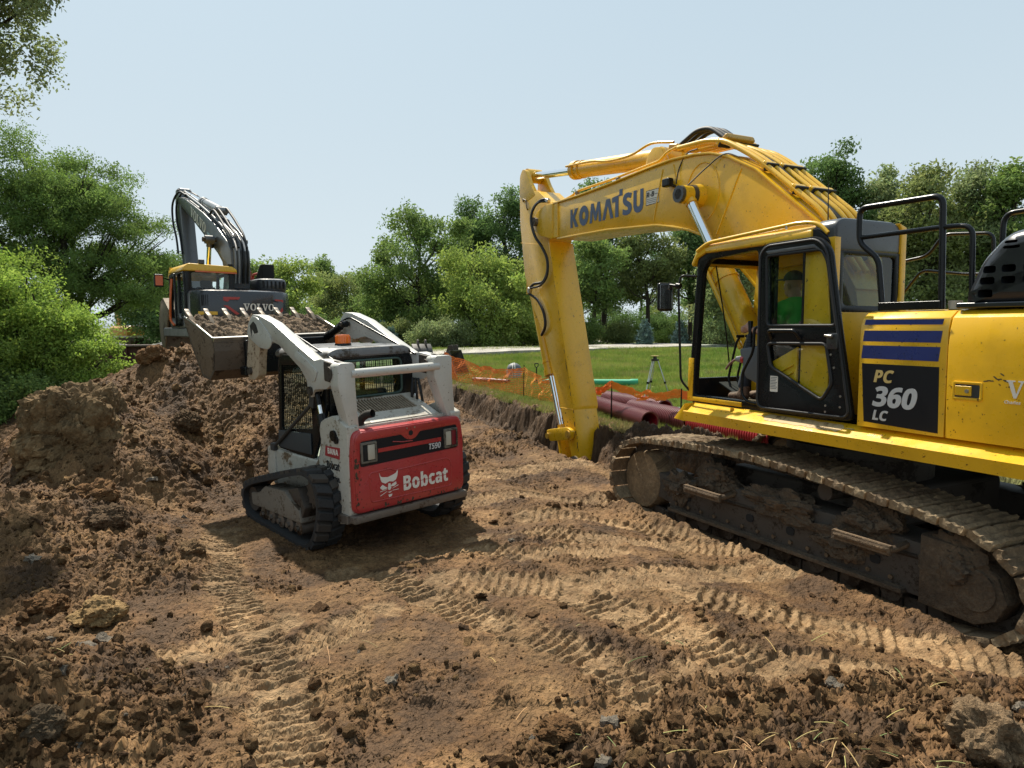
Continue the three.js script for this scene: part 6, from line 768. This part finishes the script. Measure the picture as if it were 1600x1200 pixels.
// open wood seen under the boom and through the cab
stand('slim_tree', 'slim leaning tree under the boom nearest the dipper arm', 925, 372, 90, 56, { leaf: LM.mid, low: .4, lean: .8, n: 1500, bark: barkPale });
stand('slim_tree', 'slim tree with bare lower trunk in the middle under the boom', 1010, 352, 100, 58, { leaf: LM.olive, low: .42, n: 1700, lean: -.6 });
stand('slim_tree', 'slim dark tree left of the open cab', 1075, 350, 90, 60, { leaf: LM.deep, low: .38, n: 1700 });
stand('slim_tree', 'pale leafed tree seen through the open cab', 1135, 380, 100, 52, { leaf: LM.pale, low: .2, n: 1700 });
stand('slim_tree', 'tree behind the boom foot above the cab roof', 1190, 300, 110, 58, { leaf: LM.mid, low: .3, n: 1900 });
for (const [px, pt, w, d, lf, lb] of [[905, 405, 170, 84, LM.mid, 'far wood tree behind the slim leaning tree'], [1000, 395, 170, 86, LM.deep, 'far wood tree behind the middle slim tree'], [1090, 400, 170, 82, LM.olive, 'far wood tree behind the cab opening'], [1190, 390, 180, 84, LM.mid, 'far wood tree behind the cab roof'], [1290, 370, 180, 80, LM.mid, 'far wood tree behind the cab rear'], [1420, 360, 200, 78, LM.olive, 'far wood tree behind the handrails'], [1550, 360, 200, 78, LM.mid, 'far wood tree behind the engine hood'], [700, 420, 200, 84, LM.deep, 'far wood tree behind the spreading tree']]) stand('wood_tree', lb, px, pt, w, d, { leaf: lf, low: .06, n: 1700, lobes: 9, limbs: 1 });
// right hand row
stand('broad_tree', 'tree at the left of the right hand row above the boom pipes', 1238, 258, 90, 52, { leaf: LM.mid, low: .3, n: 2000, tall: 1.2 });
stand('broad_tree', 'tall tree with a loose crown behind the cab antenna', 1300, 240, 110, 50, { leaf: LM.deep, low: .3, n: 2400, tall: 1.2, limbs: 4 });
stand('broad_tree', 'pale crowned tree behind the handrail', 1375, 266, 100, 50, { leaf: LM.pale, low: .28, n: 2200, limbs: 4 });
stand('broad_tree', 'olive tree above the second handrail', 1440, 256, 110, 46, { leaf: LM.olive, low: .28, n: 2400, limbs: 4 });
stand('broad_tree', 'olive tree left of the black engine hood', 1505, 250, 110, 47, { leaf: LM.pale, low: .25, n: 2400, limbs: 4 });
stand('broad_tree', 'green tree above the black engine hood', 1570, 254, 120, 45, { leaf: LM.mid, low: .2, n: 2400 });
stand('broad_tree', 'last tree of the right hand row at the photo edge', 1650, 246, 120, 46, { leaf: LM.mid, low: .2, n: 2000 });
stand('broad_tree', 'low bushy tree between the handrails', 1480, 430, 110, 44, { leaf: LM.olive, low: .1, n: 1500 });
stand('broad_tree', 'low bushy tree behind the cab rear window', 1370, 420, 120, 46, { leaf: LM.mid, low: .1, n: 1600 });
// shrubs along the edge of the wood
const shrub = (label, px, pTop, pw, d, leaf, n = 700) => { const x = cx(px, d), g = lawnH(x, -d), h = hy(pTop, d) - g, w = pw / 1110 * d / 2; return tree('shrub', label, 'shrub', x, d, [[0, h * .5, 0, w * .8, h * .5, w * .6], [-w * .5, h * .4, .2, w * .5, h * .42, w * .5], [w * .5, h * .42, -.1, w * .5, h * .45, w * .5]], { trunk: .06, trunkTop: h * .5, n, clump: 'mid', leaf, tip: .3, group: 'shrubs at the edge of the wood', limbs: 2 }); };
shrub('wide grey green shrub behind the black spare bucket', 690, 500, 95, 47, LM.pale, 1500); shrub('rounded shrub left of the wide grey green shrub', 622, 500, 60, 50, LM.olive, 900); shrub('low dark shrub at the foot of the spreading tree', 560, 495, 100, 55, LM.mid, 1200); shrub('yellowish shrub under the lime green tree', 835, 508, 60, 50, LM.lime, 800);
shrub('long low hedge behind the small blue spruces', 1000, 482, 150, 67, LM.deep, 2200); shrub('dark hedge behind the cab opening', 1105, 478, 140, 66, LM.mid, 2000); shrub('small shrub right of the dipper arm', 912, 498, 55, 54, LM.mid, 800); shrub('green shrub under the slim leaning tree', 965, 502, 50, 56, LM.olive, 800); shrub('shrub between the two blue spruces', 1040, 512, 40, 54, LM.lime, 600); shrub('pale shrub seen through the open cab front', 1125, 500, 70, 50, LM.pale, 900); shrub('shrub at the roots of the middle group', 735, 512, 60, 54, LM.deep, 800); shrub('shrub behind the loader roof', 510, 500, 100, 46, LM.mid, 1200); shrub('dark shrub right of the dark excavator', 470, 478, 90, 48, LM.deep, 1200);
for (const [px, pt, d, label] of [[1007, 497, 50, 'small blue spruce left of the cab mirror'], [1062, 496, 52, 'small blue spruce behind the cab mirror bar'], [598, 500, 52, 'small blue spruce behind the loader arm'], [612, 510, 49, 'tiny blue spruce right of the loader arm']]) {
  const x = cx(px, d), h = hy(pt, d) - lawnH(x, -d), bl = [...Array(6)].map((_, i) => [0, h * (.1 + .15 * i), 0, h * (.30 - .046 * i), h * .1, h * (.30 - .046 * i)]); tree('spruce', label, 'tree', x, d, bl, { trunk: .06, trunkTop: h, n: 700, clump: 'needle', leaf: LM.blue, tip: .16, group: 'blue spruces on the lawn', limbs: 0 });
}
// left side, nearer
tree('broad_tree', 'large dark green tree at the left behind the bright bush', 'tree', cx(110, 25), 25, [[0, 4.6, 0, 2.5, 2.2, 2.2], [1.9, 4.3, .5, 1.6, 1.5, 1.6], [-2.4, 5.0, 0, 2.2, 2.0, 2.0], [.4, 6.4, 0, 1.8, 1.3, 1.7], [2.6, 2.9, .6, 1.3, 1.3, 1.3], [.4, 2.6, 1, 2.2, 1.3, 1.6], [-1.6, 6.9, 0, 1.6, 1.2, 1.6], [-3.6, 3.6, 0, 2, 2, 1.8], [3.2, 4.0, 0, .9, 1.2, .9], [1.6, 5.7, .2, 1.1, .9, 1.2]], { trunk: .2, n: 13000, clump: 'fine', leaf: LM.left, tip: .38, limbs: 7, per: 40, group: 'trees at the left' });
tree('broad_tree', 'dark tree behind the dark excavator at the left', 'tree', cx(268, 38), 38, [[0, 3.2, 0, 1.6, 1.9, 1.5], [-1.4, 2.4, 0, 1.5, 1.6, 1.4], [1.6, 2.0, 0, 1.3, 1.5, 1.3], [.3, 1.4, .5, 1.8, 1.2, 1.2]], { trunk: .2, n: 4200, clump: 'mid', leaf: LM.deep, tip: .4, limbs: 3, group: 'trees at the left' });
tree('poplar_tree', 'tall tree whose outer branches reach in at the top left corner', 'tree', -9.3, 10.5, [[2.0, 5.6, 1.0, 1.1, .8, 1.1], [2.6, 6.7, 1.0, 1.0, .75, .9], [.6, 6.6, .6, 1.6, 1.4, 1.5], [3.2, 9.5, 1.4, 1.1, .6, .9], [1.4, 9.0, .6, 1.4, 1.2, 1.3], [.2, 10.2, .3, 1.6, 1.4, 1.5], [2.9, 6.1, 1.0, .55, .4, .5]], { trunk: .26, n: 11000, clump: 'small', leaf: LM.pale, tip: .24, limbs: 6, per: 26, group: 'trees at the left' });
for (const [x, d, k, lb] of [[-19, 13, 1, 'first tree past the left edge mirrored in the cab glass'], [-24, 18, 1.2, 'second tree past the left edge mirrored in the cab glass'], [-18, 7, .95, 'third tree past the left edge mirrored in the cab glass'], [-20, 1, 1.1, 'fourth tree past the left edge mirrored in the cab glass']]) tree('broad_tree', lb, 'tree', x, d, [[0, 5 * k, 0, 2.6, 2.4, 2.6], [1.6, 3.6 * k, 1, 2.2, 2, 2.2], [-1.8, 4 * k, -1, 2.2, 2.2, 2.2], [0, 7.4 * k, 0, 2, 1.8, 2], [.6, 2 * k, 0, 2.4, 1.5, 2.4]], { trunk: .3, n: 2600, clump: 'big', leaf: LM.mid, tip: .5, limbs: 2, group: 'trees at the left' });
tree('leafy_bush', 'bright yellow green bush at the left edge beside the soil block', 'bush', cx(55, 13.5), 13.5, [[0, 1.5, 0, 1.2, 1.0, 1.0], [-1.0, 1.3, .2, 1.1, 1.1, 1.0], [.85, 1.2, .1, .7, .6, .7], [-.5, 2.65, 0, .9, .6, .8], [.4, 2.05, .1, .6, .45, .5], [-1.6, 2.5, 0, .9, .9, .8], [1.25, 1.0, .1, .35, .35, .4], [.1, .6, .1, 1.1, .5, .7]], { trunk: .07, trunkTop: 1.6, n: 8000, clump: 'small', leaf: LM.bright, tip: .26, limbs: 6, per: 34, group: 'bushes at the left' });
tree('leafy_bush', 'low shaded weeds and saplings under the bright bush', 'bush', cx(30, 12.6), 12.6, [[0, .5, 0, 1.0, .5, .6], [1.0, .35, -.6, .7, .35, .5], [-1.0, .6, 0, .9, .6, .6]], { trunk: .04, trunkTop: .5, n: 3500, clump: 'small', leaf: LM.mid, tip: .2, limbs: 3, group: 'bushes at the left' });
tree('leafy_bush', 'weedy thicket between the bush and the gravel container', 'bush', cx(95, 24), 24, [[0, .7, 0, 1.4, .7, 1.0], [-1.6, 1.0, 0, 1.4, 1.0, 1]], { trunk: .05, trunkTop: .7, n: 3500, clump: 'mid', leaf: LM.deep, tip: .25, limbs: 3, group: 'bushes at the left' });
{ // mown grass: short blades over the lawn, denser near the bank
  const r = rng(321), bl = []; for (let k = 0; k < 3; k++) { const pos = []; const q = rng(70 + k); for (let i = 0; i < 9; i++) { const a = q() * 6.28, b = q() * .07, x = Math.cos(q() * 6) * b, z = Math.sin(q() * 6) * b, h = .035 + .05 * q(), dx = Math.cos(a) * .02, dz = Math.sin(a) * .02, w = .005; pos.push(x - dz / .02 * w, 0, z + dx / .02 * w, x + dz / .02 * w, 0, z - dx / .02 * w, x + dx * 1.5, h, z + dz * 1.5); } const g = new THREE.BufferGeometry(); g.setAttribute('position', new THREE.Float32BufferAttribute(pos, 3)); g.computeVertexNormals(); bl.push(boxUV(g)); }
  const lists = [[], [], []]; let tries = 0, tot = 0; while (tot < 60000 && tries++ < 260000) { const d = 10 + 34 * Math.pow(r(), 1.6), x = cx(640 + r() * 620, d); if (inDirt(x, -d) > .12) continue; const dry = sstep(1.3, 0, -inDirt(x, -d)); lists[tot++ % 3].push([x, d, (.8 + .7 * r()) * (1 + .3 * sstep(.6, 0, -inDirt(x, -d))) * (d > 24 ? 1.7 : 1.1), mix3(mix3([.13 + .06 * r(), .21 + .06 * r(), .035], [.25 + .08 * r(), .31 + .06 * r(), .07], clamp(.5 + .6 * fbm(x * .3 + 2, d * .3, 3))), [.30, .24, .11], clamp(dry * .8 * r() + .2 * r() * r() + .5 * sstep(.3, .8, n2(x * .5 + 30, d * .5))))]); }
  for (let i = 0; i < 9000; i++) { const d = 12 + 10 * r(), x = cx(-60 + r() * 330, d); if (inDirt(x, -d) > .1) continue; lists[i % 3].push([x, d, 2 + 2.5 * r(), [.08, .15 + .05 * r(), .03]]); }
  const q = new THREE.Quaternion(); lists.forEach((l, k) => { const im = new THREE.InstancedMesh(bl[k], leafMat([1, 1, 1], .25), l.length); l.forEach(([x, d, s, c], i) => { q.setFromEuler(new THREE.Euler(0, r() * 6.28, 0)); im.setMatrixAt(i, new THREE.Matrix4().compose(V3(x, lawnH(x, -d) - .004, -d), q, V3(s, s * (.7 + .5 * r()), s))); im.setColorAt(i, col(...c)); }); tag(top(shade(im), 'grass'), 'short mown grass blades on the lawn', 'grass', 'lawn grass', 'stuff'); });
}
{ // straw and torn roots in the rubble at the bottom of the picture
  const r = rng(888), g = new THREE.BoxGeometry(1, .004, .004, 4, 1, 1), p = g.attributes.position; for (let i = 0; i < p.count; i++) p.setY(i, p.getY(i) + .012 * Math.cos(p.getX(i) * 3)); g.computeVertexNormals(); const N = 130, im = new THREE.InstancedMesh(boxUV(g), mt([1, 1, 1], .9), N);
  for (let i = 0; i < N; i++) { const k = r(), x = k < .75 ? .75 + 1.3 * (r() + r() - .6) : -3 + 6 * r(), d = k < .75 ? 3.05 + .9 * r() * r() : 3 + 2 * r(); const h = soilH(x, -d), s = .05 + .14 * r(); im.setMatrixAt(i, new THREE.Matrix4().compose(V3(x, h + .012 + .03 * r(), -d), new THREE.Quaternion().setFromEuler(new THREE.Euler((r() - .5) * .5, r() * 6.28, (r() - .5) * .6)), V3(s, .8, .8))); im.setColorAt(i, r() < .12 ? col(.16, .2, .07) : col(.30 + .15 * r(), .22 + .1 * r(), .11)); }
  tag(top(shade(im), 'straw'), 'dry grass stems and roots mixed into the foreground soil', 'straw', null, 'stuff');
}
// ---------------------------------------------------------------- the operator in the cab
function sdfGeo(bones, lo, hi, cell, k = .03) { // smooth union of tapered capsules [ax,ay,az,ra, bx,by,bz,rb]
  const c = lo.map((a, i) => (a + hi[i]) / 2), half = Math.max(...lo.map((a, i) => (hi[i] - a) / 2)), res = Math.ceil(half * 2 / cell) + 4, mc = new MarchingCubes(res, new THREE.MeshBasicMaterial(), false, false, 400000); mc.isolation = 0;
  const f = mc.field, h = res / 2; let i = 0;
  for (let z = 0; z < res; z++) for (let y = 0; y < res; y++) for (let x = 0; x < res; x++, i++) {
    const px = c[0] + (x - h) / h * half, py = c[1] + (y - h) / h * half, pz = c[2] + (z - h) / h * half; let d = 1e3;
    for (const b of bones) { const dx = b[4] - b[0], dy = b[5] - b[1], dz = b[6] - b[2], l = dx * dx + dy * dy + dz * dz, t = l ? clamp(((px - b[0]) * dx + (py - b[1]) * dy + (pz - b[2]) * dz) / l) : 0, e = Math.hypot(px - b[0] - t * dx, py - b[1] - t * dy, pz - b[2] - t * dz) - lerp(b[3], b[7], t); const u = clamp(.5 + .5 * (d - e) / k); d = lerp(d, e, u) - k * u * (1 - u); }
    f[i] = -d;
  }
  mc.update(); const n = mc.count, g = new THREE.BufferGeometry(), p = new Float32Array(n * 3), q = new Float32Array(n * 3); for (let j = 0; j < n * 3; j++) { p[j] = mc.positionArray[j] * half + c[j % 3]; q[j] = mc.normalArray[j]; } g.setAttribute('position', new THREE.BufferAttribute(p, 3)); g.setAttribute('normal', new THREE.BufferAttribute(q, 3)); return g;
}
{
  EX.updateMatrixWorld(true); const P = thing('person', 'seated operator in a bright green shirt and dark cap inside the cab', 'person'), base = V3(.15, 1.5, -.95); P.position.copy(base.clone().applyMatrix4(EX.matrixWorld)); P.rotation.y = EX.rotation.y;
  const skin = mt([.40, .22, .15], .6), bones = [], arm = [];
  // relative to the seat base: X ahead, Y up, Z to the operator's right
  bones.push([0, .52, 0, .15, -.02, .80, 0, .14], [-.02, .80, 0, .14, .0, 1.02, 0, .15], [0, 1.04, -.15, .08, 0, 1.04, .15, .08], [.01, 1.1, 0, .058, .03, 1.24, 0, .055]);
  for (const s of [-1, 1]) { bones.push([0, 1.03, s * .2, .066, .06, .80, s * .25, .05], [.06, .80, s * .25, .048, .34, .82, s * .27, .037], [.34, .82, s * .27, .036, .42, .86, s * .27, .03]); bones.push([.02, .50, s * .1, .095, .44, .56, s * .14, .07], [.44, .56, s * .14, .066, .58, .17, s * .15, .045], [.56, .14, s * .15, .045, .60, .07, s * .15, .045]); for (let k = 0; k < 4; k++) bones.push([.42, .868 - k * .018, s * .27 + .012, .011, .47, .862 - k * .018, s * .27 + .02, .010], [.47, .862 - k * .018, s * .27 + .02, .010, .475, .858 - k * .018, s * .27 - .02, .009]); bones.push([.39, .88, s * .27, .012, .43, .905, s * .27 - s * .02, .010]); }
  const body = [sdfGeo(bones, [-.25, 0, -.4], [.75, 1.35, .4], .014, .03)];
  const head = [[.03, 1.36, 0, .092, .05, 1.30, 0, .08], [.06, 1.25, 0, .058, .09, 1.22, 0, .04], [.125, 1.30, 0, .018, .145, 1.275, 0, .02], [.12, 1.235, -.02, .012, .12, 1.235, .02, .012], [.03, 1.3, -.09, .02, .02, 1.27, -.088, .014], [.03, 1.3, .09, .02, .02, 1.27, .088, .014], [.02, 1.24, 0, .06, .0, 1.12, 0, .06]];
  body.push(sdfGeo(head, [-.12, 1.08, -.14], [.2, 1.5, .14], .006, .02)); new GB().add(body[0]).add(body[1]).mesh('body', skin, P);
  for (const s of [-1, 1]) new GB().add(new THREE.SphereGeometry(.014, 12, 8), M4(.115, 1.315, s * .035)).mesh('eye', M.cream, P);
  const fat = (b, e) => b.map((q) => [q[0], q[1], q[2], q[3] + e, q[4], q[5], q[6], q[7] + e]);
  new GB().add(sdfGeo(fat([[0, .50, 0, .15, -.02, .80, 0, .145], [-.02, .80, 0, .145, 0, 1.02, 0, .155], [0, 1.05, -.15, .085, 0, 1.05, .15, .085], [0, 1.03, -.2, .07, .05, .84, -.245, .062], [0, 1.03, .2, .07, .05, .84, .245, .062]], .014), [-.3, .3, -.4], [.35, 1.25, .4], .014, .03)).mesh('shirt', mt([.06, .40, .05], .8, 0, { bumpMap: T.fine, bumpScale: .004 }), P);
  new GB().add(sdfGeo(fat([-1, 1].flatMap((s) => [[.02, .48, s * .1, .1, .44, .56, s * .14, .074], [.44, .56, s * .14, .07, .57, .2, s * .15, .055]]), .012), [-.2, 0, -.4], [.75, .75, .4], .014, .03)).mesh('trousers', mt([.035, .04, .055], .85), P);
  for (const s of [-1, 1]) new GB().add(sdfGeo([[.56, .16, s * .15, .06, .57, .08, s * .15, .062], [.57, .07, s * .15, .055, .74, .055, s * .16, .048]], [.4, -.02, s * .15 - .12], [.86, .26, s * .15 + .12], .01, .03)).mesh('boot', mt([.20, .11, .07], .75, 0, { map: T.grime }), P);
  new GB().add(new THREE.SphereGeometry(.112, 24, 12, 0, 2 * PI, 0, PI / 2).scale(1.05, 1.0, .92), M4(.03, 1.355, 0)).ext(rpoly([[.1, -.085], [.2, -.07], [.235, 0], [.2, .07], [.1, .085]], .03), 0, .012, .003, [], M4(0, 1.365, 0, -PI / 2, 0, 0)).mesh('cap', mt([.03, .04, .045], .8), P);
}
renderer.render(scene, camera);
